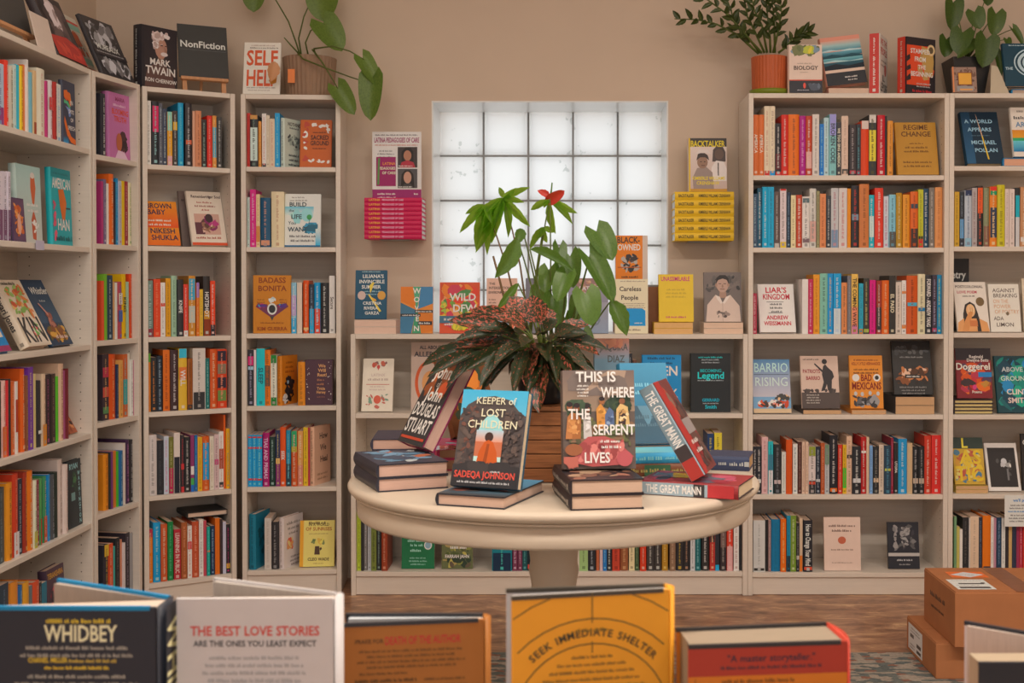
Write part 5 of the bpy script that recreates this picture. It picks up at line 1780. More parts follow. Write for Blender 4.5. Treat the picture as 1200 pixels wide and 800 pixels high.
pm.add([(0, 0, 0), (0.075, 0.0, 0), (0.045, 0.05, 0.115), (0.02, 0.05, 0.12), (0.0, 0.003, 0), (0.075, 0.003, 0), (0.045, 0.053, 0.115), (0.02, 0.053, 0.12)], [(0, 1, 2, 3), (7, 6, 5, 4), (0, 4, 5, 1), (1, 5, 6, 2), (2, 6, 7, 3), (3, 7, 4, 0)], C('b09c80'))
part('sheet', pm, 'cover', t)
fr_ = thing('picture_frame', 'small patterned picture frame in front of dark plant pot', 'picture frame', TR((at_y(1117, 106, 4.91).x, 4.91, 2.0056 + 0.004)) @ Matrix.Rotation(math.radians(-10), 4, 'X'))
fw = at_y(1145.5, 106, 4.925).x - at_y(1117, 106, 4.925).x
part('frame', MB().bbox((0, 0, 0), (fw, 0.014, 0.106), 0.002, C('8a6a58')), 'cover', fr_)
ps = MB()
Frame(ps, (0, 0, 0), (1, 0, 0), (0, 0, 1), (0, -1, 0), fw, 0.106).draw('b 0 0 100 100 60 12 7a5a4c,5a4038,907060,6a4838;r 0 0 6 100 c87848;r 22 28 80 78 7a3c20;r 25 31 77 75 d89030;r 16 4 84 24 8a8078;r 28 7 80 14 c88848', random.Random(2))
part('picture', ps, 'print', fr_)
face(B4, 0, 284.5, 327.5, 50, 'd4c0ac', 'm 52 93 66 2.6 a08878;m 56 88 80 3 7a6c64;T SELF|50 56 28 c04c28 86;T HELP|50 16 30 c04c28 86;m 50 11 80 2.6 8a8078;m 44 6 60 2.6 a09080;p a86820 82,46 92,34 90,22 76,18 70,26 78,36', 'white paperback with big orange title beside ribbed plant pot', 12, 0.02, 0.016)
angled(B3, 0, 157, 166, 213, 28, '2a2628', 'g 8 0 96 100 342c2c 2c2628;p 5a4038 8,0 14,28 40,44 62,42 84,30 96,0;p 7a5a4a 44,40 60,40 62,52 46,52;e 54 66 17 17 a87a64;b 26 62 50 94 30 10 c8b0a4,b89c90,a88c80,d0bcb0;b 30 78 80 95 30 10 c8b0a4,b89c90,a88c80,d0bcb0;e 62 57 10 3.4 c8b4a8;p 946a56 62,70 70,62 64,60;r 52 70 58 71.6 4a3028;r 64 70 69 71.6 4a3028;p b89c90 50,72 58,74 58,72.6 51,71;T MARK|50 38 10 d0c8c0 66;T TWAIN|52 23 12 d0c8c0 84;T RON CHERNOW|52 10 6 d0c8c0 88', 'thick biography with white-haired man portrait on top of angled corner bookcase', 'c8c0b8', 0.165, 0.008)
# section signs on easels
def easel_sign(name, label, M, w, h, text, lift=0.06):
    t = thing(name, label, 'sign', M)
    L = Matrix.Translation((0, 0, 0)) @ Matrix.Rotation(math.radians(-13), 4, 'X')
    b = MB().bbox((0, 0, lift), (w, 0.005, lift + h), 0.0006, C('3a3834'))
    part('board', b, 'cover', t, M=M @ L)
    if text:
        ps = MB()
        Frame(ps, (0, 0, lift), (1, 0, 0), (0, 0, 1), (0, -1, 0), w, h).draw(text, random.Random(4))
        part('lettering', ps, 'print', t, M=M @ L)
    for x in (0.012, w - 0.03):
        part('leg', MB().bbox((x, 0.006, 0.0), (x + 0.018, 0.02, lift + h * 0.9), 0.001), 'easel_wood', t, M=M @ L)
    part('ledge', MB().bbox((0.005, -0.012, lift - 0.013), (w - 0.005, 0.0055, lift - 0.0005), 0.001), 'easel_wood', t, M=M @ L)
    part('prop', MB().tube([(w / 2, 0.09, 0.004), (w / 2, 0.055, 0.15)], 0.006), 'easel_wood', t)
    return t


u0 = B3.u_at(210, 104, 0.08)[0]
pp = B3.p0 + B3.u * u0 + B3.n * 0.07
easel_sign('section_sign', 'black sign reading NonFiction on wooden easel, angled corner bookcase top', TR((pp.x, pp.y, 2.0105), B3.th - 0.1), 0.195, 0.225, 'T NonFiction|50 57 12 c8c0b4 92;r 4 52 96 52.6 605c58')
u0 = B1.u_at(-14, 60, 0.06)[0]
pp = B1.p0 + B1.u * max(0.005, u0) + B1.n * 0.06
easel_sign('section_sign', 'blank charcoal sign on wooden easel at top left frame corner', TR((pp.x, pp.y, 2.0105), B1.th), 0.33, 0.26, '', 0.05)
t = thing('shelf_card', 'small cream card leaning beside charcoal sign, top of left wall bookcase', 'card', TR(B1.p0 + B1.u * B1.u_at(40, 60, 0.03)[0] + B1.n * 0.015 + Vector((0, 0, 2.0058)), B1.th) @ Matrix.Rotation(math.radians(-14), 4, 'X'))
part('sheet', MB().box((0, 0, 0), (0.14, 0.003, 0.125), C('c0a894')), 'cover', t)
face(B1, 0, 69, 102, -6, '342c2c', 'b 0 0 100 100 50 24 4a3c3c,2c2828,5a4844,3a3030;b 26 44 70 96 24 17 c0a8a0,98807a,d0b8b0;p a83028 0,30 60,36 100,26 100,0 0,0;b 4 4 96 28 12 18 b84030,a02c28', 'dark portrait book with red lower half on top of left wall bookcase', 24, 0.02, 0.03)
face(B1, 0, 98, 118, 18, 'c8b8a0', 'r 0 88 100 92 c04838;r 0 78 100 88 80a890;b 10 50 90 78 14 22 c85028,c0582c;m 50 48 70 8 504840;r 0 26 100 36 88b098;b 4 36 96 50 8 16 c84c28;r 0 12 100 20 c05030', 'cream, green and orange striped book on top of left wall bookcase', 22, 0.10, 0.02)
face(B2, 0, 121.5, 158.5, 23, '343030', 'b 2 44 98 98 60 17 4a4644,686260,8a8480,383432,b0a8a4;b 2 2 98 34 30 18 8a8480,b8b0ac,686260,484442;r 0 34 100 44 383232;T MUREAUX|48 45 9 c8c0b8 84;m 50 39 84 2 b0a8a0', 'black and white photograph book leaning on top of slim left bookcase', 24, 0.02, 0.016)

# ------------------------------------------------------------------ round table
TZ = 0.77
TC = (-0.023, 3.02)
t = thing('round_table', 'round cream pedestal table with moulded rim in front of the window', 'table', TR((TC[0], TC[1], 0)))
part('tabletop', MB().lathe([(0.47, TZ - 0.026), (0.492, TZ - 0.024), (0.499, TZ - 0.018), (0.501, TZ - 0.010), (0.497, TZ - 0.003), (0.488, TZ), (0.2, TZ)], 96), 'table_paint', t, True)
part('bead', MB().lathe([(0.478, TZ - 0.034), (0.487, TZ - 0.032), (0.489, TZ - 0.029), (0.484, TZ - 0.0262)], 96), 'table_paint', t, True)
part('apron', MB().lathe([(0.464, TZ - 0.083), (0.474, TZ - 0.0835), (0.478, TZ - 0.078), (0.479, TZ - 0.0345), (0.46, TZ - 0.0343)], 96), 'table_paint', t, True)
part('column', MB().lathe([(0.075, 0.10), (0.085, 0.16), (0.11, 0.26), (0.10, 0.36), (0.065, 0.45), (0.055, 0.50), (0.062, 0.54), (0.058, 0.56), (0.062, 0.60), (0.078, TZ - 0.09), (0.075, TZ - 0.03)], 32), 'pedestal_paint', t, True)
for k in range(4):
    a = math.pi / 4 + k * math.pi / 2
    pts = [(0.06 * math.cos(a), 0.06 * math.sin(a), 0.16), (0.18 * math.cos(a), 0.18 * math.sin(a), 0.12), (0.30 * math.cos(a), 0.30 * math.sin(a), 0.055), (0.36 * math.cos(a), 0.36 * math.sin(a), 0.0325)]
    part('foot', MB().tube(pts, 0.036, 0.02, 10), 'pedestal_paint', t, True)

ZONE[0] = 1.0


def stand_matrix(x, y, z, th, lean, T):
    la = math.radians(lean)
    return TR((x, y, z + T * math.sin(la) + 0.0006), math.radians(th)) @ Matrix.Rotation(-la, 4, 'X')


def stood(x, y, z, th, lean, W, T, H, cover, front, label, spine=None, boards=None, stand=None, back=None, page=PAGE, back_face=False):
    M = stand_matrix(x, y, z, th, lean, T)
    add_book(book_parts(W, T, H, cover, True, page, spine, front, back, int(x * 999) & 255, boards), M, label, 5000, None, always=True)
    if stand:
        la = math.radians(lean)
        st = thing('book_stand', stand, 'book stand', TR((x, y, z + 0.0004), math.radians(th)))
        ms = MB()
        w0, w1 = W * 0.28, W * 0.72
        ms.box((w0, T * math.cos(la) + 0.004 + T * 0.0, 0.0), (w1, T * math.cos(la) + 0.10, 0.002))
        part('base', ms, 'acrylic', st)
        mk = MB().box((w0, T + 0.002, 0.004), (w1, T + 0.004, H * 0.5))
        part('back_rest', mk, 'acrylic', st, M=M)


# left: two novels lying, the third leaning on a clear stand
th1 = 22.0
c1 = at_z(443, 577, TZ)
e1 = (math.cos(math.radians(th1)), math.sin(math.radians(th1)))
ztop = flat_stack((c1.x, c1.y), math.radians(th1), 0.165, 0.235, 2, 0.031, '2c2a30', ['lower of two thick novels lying at left of the round table', 'upper of two thick novels lying at left of the round table'], TZ, None, True,
                  'r 0 0 100 100 34343c;b 0 0 100 100 30 26 5a7888,6a8898,3c4450,a8a8a0,4a4a50,b06040', 'b8907a', seed=11)
jx, jy = -0.415, 3.075
stood(jx, jy, ztop, -60, 29, 0.155, 0.034, 0.235, '34302e', 'b 0 50 100 96 24 26 b05828,c07830,8a4824,3c342e;T John|50 76 15 e0d0b0 82;t of|50 66 7 e0d0b0;e 74 64 14 9 b84c28;T John|54 50 15 e0d0b0 82;T DOUGLAS|50 32 14 e0d0b0 92;T STUART|50 13 15 e0d0b0 90;r 6 5 94 8 b04028',
      'novel with tall cream letters leaning sideways at left of round table', None, '7a1c44', 'clear stand under the leaning novel at left of round table', page='b8907a')
# behind it: two more lying, and a novel leaning the other way
c2 = at_z(436, 541, TZ)
zb2 = flat_stack((c2.x, c2.y), math.radians(4), 0.16, 0.2, 2, 0.03, '34303a', ['lower dark novel lying behind the leaning novel, round table', 'upper dark novel lying behind the leaning novel, round table'], TZ, None, True, None, 'b8907a', seed=12)
c3 = at_z(497, 556, TZ)
zb3 = flat_stack((c3.x + 0.03, c3.y + 0.06), math.radians(8), 0.15, 0.2, 2, 0.029, 'b02c50', ['lower novel lying behind the seaside arch novel', 'upper pink edged novel lying behind the seaside arch novel'], TZ, None, True, 'b 0 0 100 100 20 26 8ab0b8,b8c0b8,c03060,c89030', 'a87c5c', seed=13)
stood(-0.285, 3.24, zb3, 40, 22, 0.15, 0.022, 0.225, '6a3a1c', 'b 0 0 100 100 30 30 a8541c,b8601c,303c28,3c4430,c87028;r 40 16 74 46 8a8478', 'orange and dark green novel standing behind the leaning novel, round table', None, '3a3c28', page='c8a078')

# centre left: seaside arch novel on one lying copy
c4 = at_z(512, 592, TZ)
zk = flat_stack((c4.x, c4.y), math.radians(-19.5), 0.155, 0.235, 1, 0.026, '2a2a2e', 'copy lying under the seaside arch novel at front of round table', TZ, None, True, 'g 0 0 100 100 3c3834 5a98b0;b 0 10 100 70 30 22 4a403c,3a3230,7a4438', 'b8947c', seed=14)
kp = at_z(528, 574, zk)
stood(kp.x, kp.y + 0.012, zk, -22, 17, 0.157, 0.026, 0.213, '2c2c2e',
      'g 0 60 100 100 5aa0b4 3c98b4;p 4a403c 0,72 10,84 28,92 50,94 74,90 90,78 100,74 100,0 0,0;b 0 18 34 84 80 6 5a4a42,3c3432,54443c,6a4438,463a36;b 66 18 100 80 80 6 5a4a42,3c3432,54443c,463a36;p 8ab8c0 30,22 30,52 36,66 46,74 56,74 66,66 71,52 71,22;g 30 44 71 58 c87850 a0b0b8;r 30 30 71 46 b06040;r 30 22 71 31 a8c0c4;e 50 51 6.5 5 3a2420;p b04c1c 34,20 37,36 44,46 50,48 57,46 64,36 68,20;p 8a3c18 44,20 48,44 52,44 50,20;g 0 0 100 22 262628 302c2c;b 0 10 100 26 16 16 302c2c,3a3432;t KEEPER of|54 85 7 e0c89c 78;t LOST|52 72 8 e0c89c 46;t CHILDREN|53 60 8 e0c89c 84;T SADEQA JOHNSON|50 9 6.5 c84838 92;m 50 3.5 80 2.2 b8b0a8;m 66 15 16 2 b8b0a8',
      'novel showing an orange dressed figure under an arch, front of round table', None, '2c4a58', 'clear stand under the seaside arch novel', page='c8ac88')
# centre: figures in a meadow, on two lying copies
c5 = at_z(669, 598.5, TZ)
zs2 = flat_stack((c5.x, c5.y), math.radians(9), 0.155, 0.23, 2, 0.0315, '2c2424', ['lower copy lying under the meadow novel at front of round table', 'upper copy lying under the meadow novel at front of round table'], TZ, dict(c='d0b8a0', text=''), True, 'b 0 0 100 100 30 26 6a4838,8a5c48,3c2c28,98785c', 'bc987c', seed=15)
sp_ = at_z(660.5, 553, zs2)
stood(sp_.x, sp_.y + 0.01, zs2, 4, 10, 0.158, 0.026, 0.215, '5a4a40',
      'g 0 58 100 100 8a7058 6a564c;b 0 74 100 100 24 30 6a5a50,7a6454,967a64,5a4a44;b 0 52 44 70 16 16 3c4a34,303c2c,44523a;b 56 56 100 74 22 18 2c3828,38442e,303c2c;b 0 22 100 56 90 9 6a6438,7a5a40,504830,5a5838;p a86838 3,30 6,52 12,58 20,54 22,30;p 94582c 12,30 14,54 20,58 25,50 24,30;e 9 62 4 3.4 8a5030;e 9 65 4.4 2.6 2c2220;e 19 61 4 3.4 7a4428;e 19 64 4.4 2.6 2c2220;b 4 32 24 54 14 5 b87840,8a4c2c,c08850;p b0a498 28,30 28,50 33,57 38,52 40,30;e 34 60 4 3.6 8a5638;p 2c2220 30,58 31,66 37,66 38,56 36,62;b 29 32 39 54 8 4 c8bcb0,988c80;p b87834 47,40 46,60 52,66 58,60 60,40;e 54 68 4 3.2 8a5430;e 54 70.5 4 2.2 2c2220;b 48 42 60 62 8 4 c88c40,9a6428;p 4c5a74 58,36 58,54 64,62 70,58 72,36;b 59 38 72 58 12 4 5a6a88,3c4860,7c8898;p c09a60 73,38 74,60 80,66 90,62 93,38;e 82 68 4.2 3.2 7a4a30;p 3a2824 76,42 78,58 84,60 88,54 86,42;b 74 40 92 62 12 4 d0b080,a87c48;p a04844 14,6 18,22 34,32 56,33 74,28 88,18 97,12 84,4 40,2;b 18 6 88 30 40 9 b05850,8c3c38,c06c60,a04844,782c2c;e 14 19 12 6 8a5030;b 0 0 20 12 6 14 a85848;e 84 10 11 8 a84c4c;b 60 34 100 44 10 13 5a6038,48502c;T THIS IS|46 88 10 e0d4c4 56;m 28 83 20 1.8 d0c0b0 4;T WHERE|76 72 10 e0d4c4 46;T THE|22 50 10 e0d4c4 30;T SERPENT|70 34 10 e0d4c4 58;m 66 26 34 3 d8ccbc 2;T LIVES|46 6 10 e0d4c4 36',
      'novel painted with people in a meadow, front centre of round table', None, '2e2826', 'clear stand under the meadow novel', page='c8a888')
# behind it: faded pink and blue memoir
pj = at_z(698, 520, TZ)
zj = flat_stack((0.045, 3.255), 0.0, 0.145, 0.2, 3, 0.041, '4a6a78', ['lowest of three novels stacked behind the meadow novel', 'middle of three novels stacked behind the meadow novel', 'topmost of three novels stacked behind the meadow novel'], TZ, None, True, None, 'b08058', seed=21)
stood(0.084, 3.275, zj, 0, 8, 0.093, 0.02, 0.20, '5a7078', 'g 0 70 100 100 60747c a06048;g 0 0 100 72 4c6870 60747c;T JAQUIRA|56 84 9 4a4844 80;T DIAZ|62 68 9 4a4844 50;p 5a3830 52,0 56,26 64,36 70,24 72,0;b 0 86 100 100 10 20 a8604a,b06c50', 'memoir fading from pink to blue behind the meadow novel', None, '5a7078')

# right: blue display copy seen from the side, lying novels, leaning red novel
pm_ = at_z(748.5, 578.5, TZ)
zm = flat_stack((pm_.x, pm_.y), math.radians(-21), 0.155, 0.228, 1, 0.031, '8a2c2c', 'red and grey novel lying spine out at right of round table', TZ, dict(c='d8ccc0', text='THE GREAT MANN', span=(0.08, 0.64), logo=False, bands=[(0.3, 1.0, '8a9494'), (0.04, 0.3, 'a83030'), (0.33, 0.44, '34302e')]), True,
                'b 0 0 100 100 40 26 a82c38,8a2030,b04858,5a5860,6a4a58,34303a', 'c8ac88', seed=16, mode='spine', boards='342a2c')
gx, gy = at_z(829, 566, zm)[:2]
stood(gx - 0.004, gy + 0.005, zm, 74, 31, 0.155, 0.036, 0.232, '8a9494', 'r 0 0 100 100 6a3430;b 0 0 100 100 40 22 8a2c2c,5a3c34,a03c2c,3c3030,7a5c4c;p a02c28 0,100 34,100 40,30 20,0 0,0;r 40 40 96 56 8a7c74;b 44 4 98 36 12 20 5a4038,3c302c;m 50 30 50 5 d0b8a8 2',
      'red and grey novel leaning sideways at right of round table', dict(c='d8d4cc', text='THE GREAT MANN', span=(0.06, 0.66), logo=False, bands=[(0.0, 0.2, '9a3028'), (0.2, 0.34, '3a302e'), (0.34, 1.0, '707c7c')]), '3a302c', 'clear stand under the leaning red novel', page='d0bca0')
pq = at_z(757, 562, TZ)
zq = flat_stack((pq.x - 0.065, pq.y + 0.045), math.radians(6), 0.11, 0.215, 1, 0.03, '6a3c24', 'brown and green novel lying behind the red novel, round table', TZ, dict(c='b0a058', text='', bands=[(0.4, 0.7, '38583c')]), True, None, 'b48050', seed=17, mode='spine')
zq = flat_stack((pq.x - 0.06, pq.y + 0.048), math.radians(9), 0.11, 0.215, 1, 0.026, '3890b0', 'sky blue novel lying on the brown one, round table', zq, dict(c='88c0d0', text=''), True, 'g 0 0 100 100 4898b8 88c0d0', 'b88c64', seed=18, mode='spine')
zq2 = flat_stack((0.362, 3.115), math.radians(-14), 0.12, 0.11, 1, 0.036, '2e3448', 'dark blue novel lying at right rear of round table', TZ, dict(c='b8b0a0', text='', span=(0.3, 0.9)), True, None, 'b48c60', seed=19, mode='spine')
stood(0.16, 3.105, zq, 12, 20, 0.125, 0.03, 0.212, '2c6c84', 'g 0 46 100 100 2c6c84 387c94;r 0 0 100 46 34505c;p 587c88 30,46 70,46 50,20;m 50 30 70 5 4a646c 2;m 50 70 60 5 70a8b8 2', 'large teal novel in a clear stand behind the meadow novel', None, '246c88', 'clear stand holding the teal novel', page='d8c8b4')

# ------------------------------------------------------------------ wooden crate and plants on the table
cr = thing('wooden_crate', 'dark slatted wooden crate under the speckled plant', 'crate', TR((-0.055, 3.01, TZ + 0.0004)))
cw, cd = 0.075, 0.105
for k in range(5):
    z0 = 0.002 + k * 0.0335
    part('slat', MB().bbox((-cw, -cd, z0), (cw, -cd + 0.012, z0 + 0.0315), 0.001), 'crate_wood', cr)
    part('slat', MB().bbox((-cw, cd - 0.012, z0), (cw, cd, z0 + 0.0315), 0.001), 'crate_wood', cr)
    part('slat', MB().bbox((-cw, -cd + 0.0125, z0), (-cw + 0.01, cd - 0.0125, z0 + 0.0315), 0.001), 'crate_wood', cr)
    part('slat', MB().bbox((cw - 0.01, -cd + 0.0125, z0), (cw, cd - 0.0125, z0 + 0.0315), 0.001), 'crate_wood', cr)
part('lid', MB().bbox((-cw, -cd, 0.170), (cw, cd, 0.180), 0.001), 'crate_wood', cr)


# leaf shapes: unit length along +y from the stalk, drooping and folded a little along the midrib
def leaf_mesh(name, prof, mat, fold=0.25, droop=0.2, notch=0.0, n=9):
    mb = MB()
    vs, fs = [], []
    for i in range(n + 1):
        s = i / n
        w = prof(s)
        for j in (-1, -0.5, 0, 0.5, 1):
            y = s - (notch * (1 - s) ** 3 * abs(j) if notch else 0)
            x = 0.5 * w * j
            z = fold * abs(x) - droop * s * s
            vs.append((x, y, z))
    for i in range(n):
        for j in range(4):
            a = i * 5 + j
            fs.append((a, a + 1, a + 6, a + 5))
    mb.add(vs, fs)
    return mb.mesh(name, mat, True)


lance = lambda s: max(0.0, math.sin(math.pi * s ** 0.85)) ** 0.8 * (1 + 0.07 * math.sin(s * 26))
heart = lambda s: (0.72 + 0.6 * s) * (1 - s) ** 0.62 * 1.25 if s > 0.12 else (0.72 + 0.6 * s) * (1 - s) ** 0.62 * 1.25 * (0.55 + 3.7 * s)
LEAF = {}


def leaf_me(kind, mat):
    k = (kind, mat)
    if k not in LEAF:
        if kind == 'heart':
            LEAF[k] = leaf_mesh('leaf', heart, mat, 0.28, 0.12, 0.28)
        elif kind == 'fold':
            LEAF[k] = leaf_mesh('leaf', heart, mat, 0.9, 0.15, 0.2)
        else:
            LEAF[k] = leaf_mesh('leaf', lance, mat, 0.3, 0.16, 0.0, 12)
    return LEAF[k]


def leaf(plant, base, tip, width, kind, mat, face_dir=(0, -1, 0.25), name='leaf'):
    base, tip = Vector(base), Vector(tip)
    y = tip - base
    L = y.length
    y.normalize()
    z = Vector(face_dir)
    z = (z - y * z.dot(y)).normalized()
    x = y.cross(z).normalized()
    M = Matrix(((x.x * width, y.x * L, z.x * L, base.x), (x.y * width, y.y * L, z.y * L, base.y), (x.z * width, y.z * L, z.z * L, base.z), (0, 0, 0, 1)))
    return link(name, leaf_me(kind, mat), plant, M)


def arc_pts(a, b, sag, n=7):
    a, b = Vector(a), Vector(b)
    return [a.lerp(b, i / (n - 1)) + Vector(sag) * math.sin(math.pi * i / (n - 1)) for i in range(n)]


def stem(plant, pts, r0, r1, mat='stem_green', name='stem'):
    mb = MB().tube(pts, r0, r1, 6)
    return link(name, mb.mesh(name, mat, True), plant, Matrix.Identity(4))


def pot(plant, r0, r1, h, mat, rib=0, rim=0.006, smooth=True, c=(0, 0, 0), n=40):
    mb = MB()
    prof = [(r0 * 0.96, 0.0), (r0, 0.004), (r1, h), (r1 - rim, h), (r1 - rim - 0.002, h - 0.02), (0.2 * r1, h - 0.022)]
    mb.lathe(prof, n, (c[0], c[1]), None, 0.03 if rib else 0, rib)
    p = part('pot', mb, mat, plant, not rib)
    s = MB().lathe([(0.1 * r1, h - 0.0215), (r1 - rim - 0.003, h - 0.0215), (r1 - rim - 0.004, h - 0.016), (0.1 * r1, h - 0.012)], 24)
    part('soil', s, 'soil', plant)
    return p


rnd = random.Random(7)
# speckled plant
PB = Vector((-0.055, 3.01, TZ + 0.1808))
pl = thing('speckled_plant', 'dark leaved plant with red speckles on the wooden crate', 'plant', TR(PB))
pot(pl, 0.052, 0.066, 0.11, 'black_pot')
hub = PB + Vector((0, 0, 0.10))
more_ = random.Random(5)
specs = [  # tip px, py, depth offset, width, red?
    (527, 371, -0.04, 0.062, 1), (533, 393, -0.08, 0.058, 0), (528, 403, -0.02, 0.05, 1), (492, 424, -0.02, 0.06, 0), (500, 436, -0.09, 0.055, 0),
    (548, 357, 0.05, 0.05, 1), (563, 380, -0.1, 0.055, 0), (598, 345, 0.03, 0.085, 1), (622, 346, -0.02, 0.085, 1), (640, 358, 0.05, 0.07, 1), (588, 366, -0.08, 0.07, 1),
    (652, 372, 0.0, 0.06, 0), (672, 382, -0.06, 0.055, 0), (690, 376, 0.04, 0.05, 1), (712, 404, -0.04, 0.055, 0), (706, 412, 0.05, 0.05, 1), (690, 430, -0.12, 0.06, 0),
    (676, 444, -0.14, 0.055, 0), (545, 430, -0.14, 0.06, 0), (520, 448, -0.1, 0.05, 0), (560, 446, -0.17, 0.055, 0), (580, 420, -0.16, 0.06, 0), (612, 400, -0.15, 0.06, 0),
    (640, 415, -0.17, 0.06, 0), (655, 440, -0.17, 0.05, 0), (600, 455, -0.18, 0.055, 0), (628, 478, -0.16, 0.075, 1), (620, 455, -0.15, 0.065, 0), (645, 395, -0.12, 0.06, 0), (575, 400, -0.05, 0.06, 0), (668, 412, 0.08, 0.055, 0), (540, 412, 0.06, 0.055, 0), (600, 380, 0.08, 0.06, 0)]
specs += [(more_.uniform(535, 700), more_.uniform(385, 470), more_.uniform(-0.16, 0.1), more_.uniform(0.035, 0.055), more_.random() < 0.12) for _ in range(26)]
for k, (tx, ty, dz, w, rd) in enumerate(specs):
    tip = at_y(tx, ty, PB.y + dz)
    d = tip - hub
    b0 = hub + Vector((rnd.uniform(-0.015, 0.015), rnd.uniform(-0.015, 0.015), 0.0))
    Ld = min(0.62, (0.15 if rd else 0.125) / max(0.05, d.length))
    bl = b0.lerp(tip, max(0.12, 1 - Ld)) + Vector((0, 0, 0.035 if ty < 440 else 0.05))
    stem(pl, [b0 - Vector((0, 0, 0.02)), b0.lerp(bl, 0.5) + Vector((0, 0, 0.015)), bl], 0.0035, 0.0022)
    fd = (rnd.uniform(-0.3, 0.3), -0.75, 0.7 + rnd.uniform(-0.3, 0.3))
    leaf(pl, bl, tip, w * (0.85 if rd else 0.66), 'lance', 'leaf_speckled_red' if rd else 'leaf_speckled', fd)

# anthurium and money tree behind it
AB = Vector((0.02, 3.24, TZ + 0.0004))
AB = Vector((-0.04, 3.285, TZ + 0.0004))
pa_ = thing('anthurium', 'tall anthurium with one red flower and heart-shaped leaves, round table', 'plant', TR(AB))
pot(pa_, 0.06, 0.075, 0.16, 'terracotta')
hubA = AB + Vector((0.0, 0, 0.15))
AY = AB.y


def q3(px, py, dy=0.0):
    return at_y(px, py, AY + dy)


for (bx_, by_, tx, ty, w, kind, dy, fd) in (
        (699, 271, 719, 303, 0.085, 'heart', 0.0, (0.25, -0.9, 0.3)), (691, 302, 721, 352, 0.075, 'heart', -0.03, (0.5, -0.9, 0.1)), (716, 352, 736, 391, 0.05, 'lance', -0.02, (0.3, -1, 0.1)),
        (668, 300, 671, 336, 0.07, 'heart', 0.0, (-0.2, -1, 0.2)), (655, 290, 657, 322, 0.045, 'heart', 0.02, (0.3, -1, 0.1)), (621, 292, 673, 313, 0.032, 'lance', -0.05, (0, -0.8, 0.6)),
        (664, 322, 652, 352, 0.062, 'heart', -0.06, (-0.2, -1, 0.5)), (686, 344, 694, 380, 0.082, 'heart', -0.08, (0.1, -0.9, 0.5)), (606, 279, 584, 326, 0.052, 'lance', -0.03, (0.6, -0.8, 0.1)),
        (607, 332, 583, 362, 0.022, 'lance', -0.1, (0.3, -0.9, 0.3)), (643, 316, 638, 342, 0.055, 'heart', 0.02, (-0.3, -1, 0.1)), (650, 350, 648, 384, 0.07, 'heart', 0.0, (0.2, -1, 0.1)),
        (632, 340, 626, 372, 0.05, 'heart', 0.03, (-0.3, -1, 0.2)), (676, 352, 671, 380, 0.05, 'heart', 0.03, (0.3, -1, 0.2)), (662, 372, 668, 398, 0.045, 'heart', 0.02, (0, -1, 0.3)), (684, 388, 695, 412, 0.04, 'heart', -0.04, (0.2, -1, 0.4)), (700, 360, 690, 340, 0.03, 'lance', 0.0, (0.2, -1, 0.2)), (612, 268, 606, 285, 0.03, 'lance', 0.0, (0.2, -1, 0.2))):
    b3, t3 = q3(bx_, by_, dy), q3(tx, ty, dy - 0.03)
    stem(pa_, arc_pts(hubA, b3, (0.01, 0, 0.03)), 0.0035, 0.0018)
    leaf(pa_, b3, t3, w, kind, 'leaf_anthurium', fd)
fb = q3(644.5, 231)
stem(pa_, arc_pts(hubA, fb, (0.004, 0, 0.0)), 0.003, 0.0018, name='flower_stalk')
leaf(pa_, fb, q3(630, 222), 0.020, 'lance', 'flower_red', (0.2, -1, 0.3), 'spathe')
leaf(pa_, fb + Vector((0.002, 0, -0.006)), q3(661, 224, -0.02), 0.034, 'heart', 'flower_red', (0, -1, -0.2), 'spathe')
stem(pa_, [fb, q3(646, 224), q3(647, 214)], 0.0028, 0.0018, 'leaf_anthurium', 'spadix')

MBp = Vector((-0.105, 3.41, TZ + 0.0004))
mt = thing('money_tree', 'money tree with drooping bright green leaflets in front of the window', 'plant', TR(MBp))
pot(mt, 0.04, 0.048, 0.11, 'terracotta')
trunk = MBp + Vector((0, 0, 0.10))
hubs = [((590, 232), ((619, 219), (621, 266), (603, 222), (575, 285), (598, 277), (557, 277), (553, 256), (566, 299), (556, 297), (585, 219), (612, 236), (580, 262), (570, 246))),
        ((568, 240), ((538, 272), (545, 250), (556, 292), (566, 278), (576, 260))),
        ((644, 234), ((620, 246), (676, 250), (671, 259), (649, 276), (636, 243), (660, 243))),
        ((637, 266), ((620, 291), (640, 286), (650, 272), (630, 280)))]
for (hx, hy), tips in hubs:
    hp = at_y(hx, hy, MBp.y)
    stem(mt, arc_pts(trunk, hp, (0.03 if hx < 600 else -0.01, 0, 0.02)), 0.004, 0.0018, 'stem_brown' if hx < 600 else 'stem_green')
    for k, (tx, ty) in enumerate(tips):
        tp = at_y(tx, ty, MBp.y + rnd.uniform(-0.05, 0.04))
        leaf(mt, hp, tp, 0.013 + 0.10 * (tp - hp).length, 'lance', 'leaf_pachira', (rnd.uniform(-0.5, 0.5), -1, rnd.uniform(-0.1, 0.5)), 'leaflet')
stem(mt, arc_pts(trunk, at_y(578, 300, MBp.y), (0.01, 0, 0)), 0.005, 0.003, 'stem_brown')

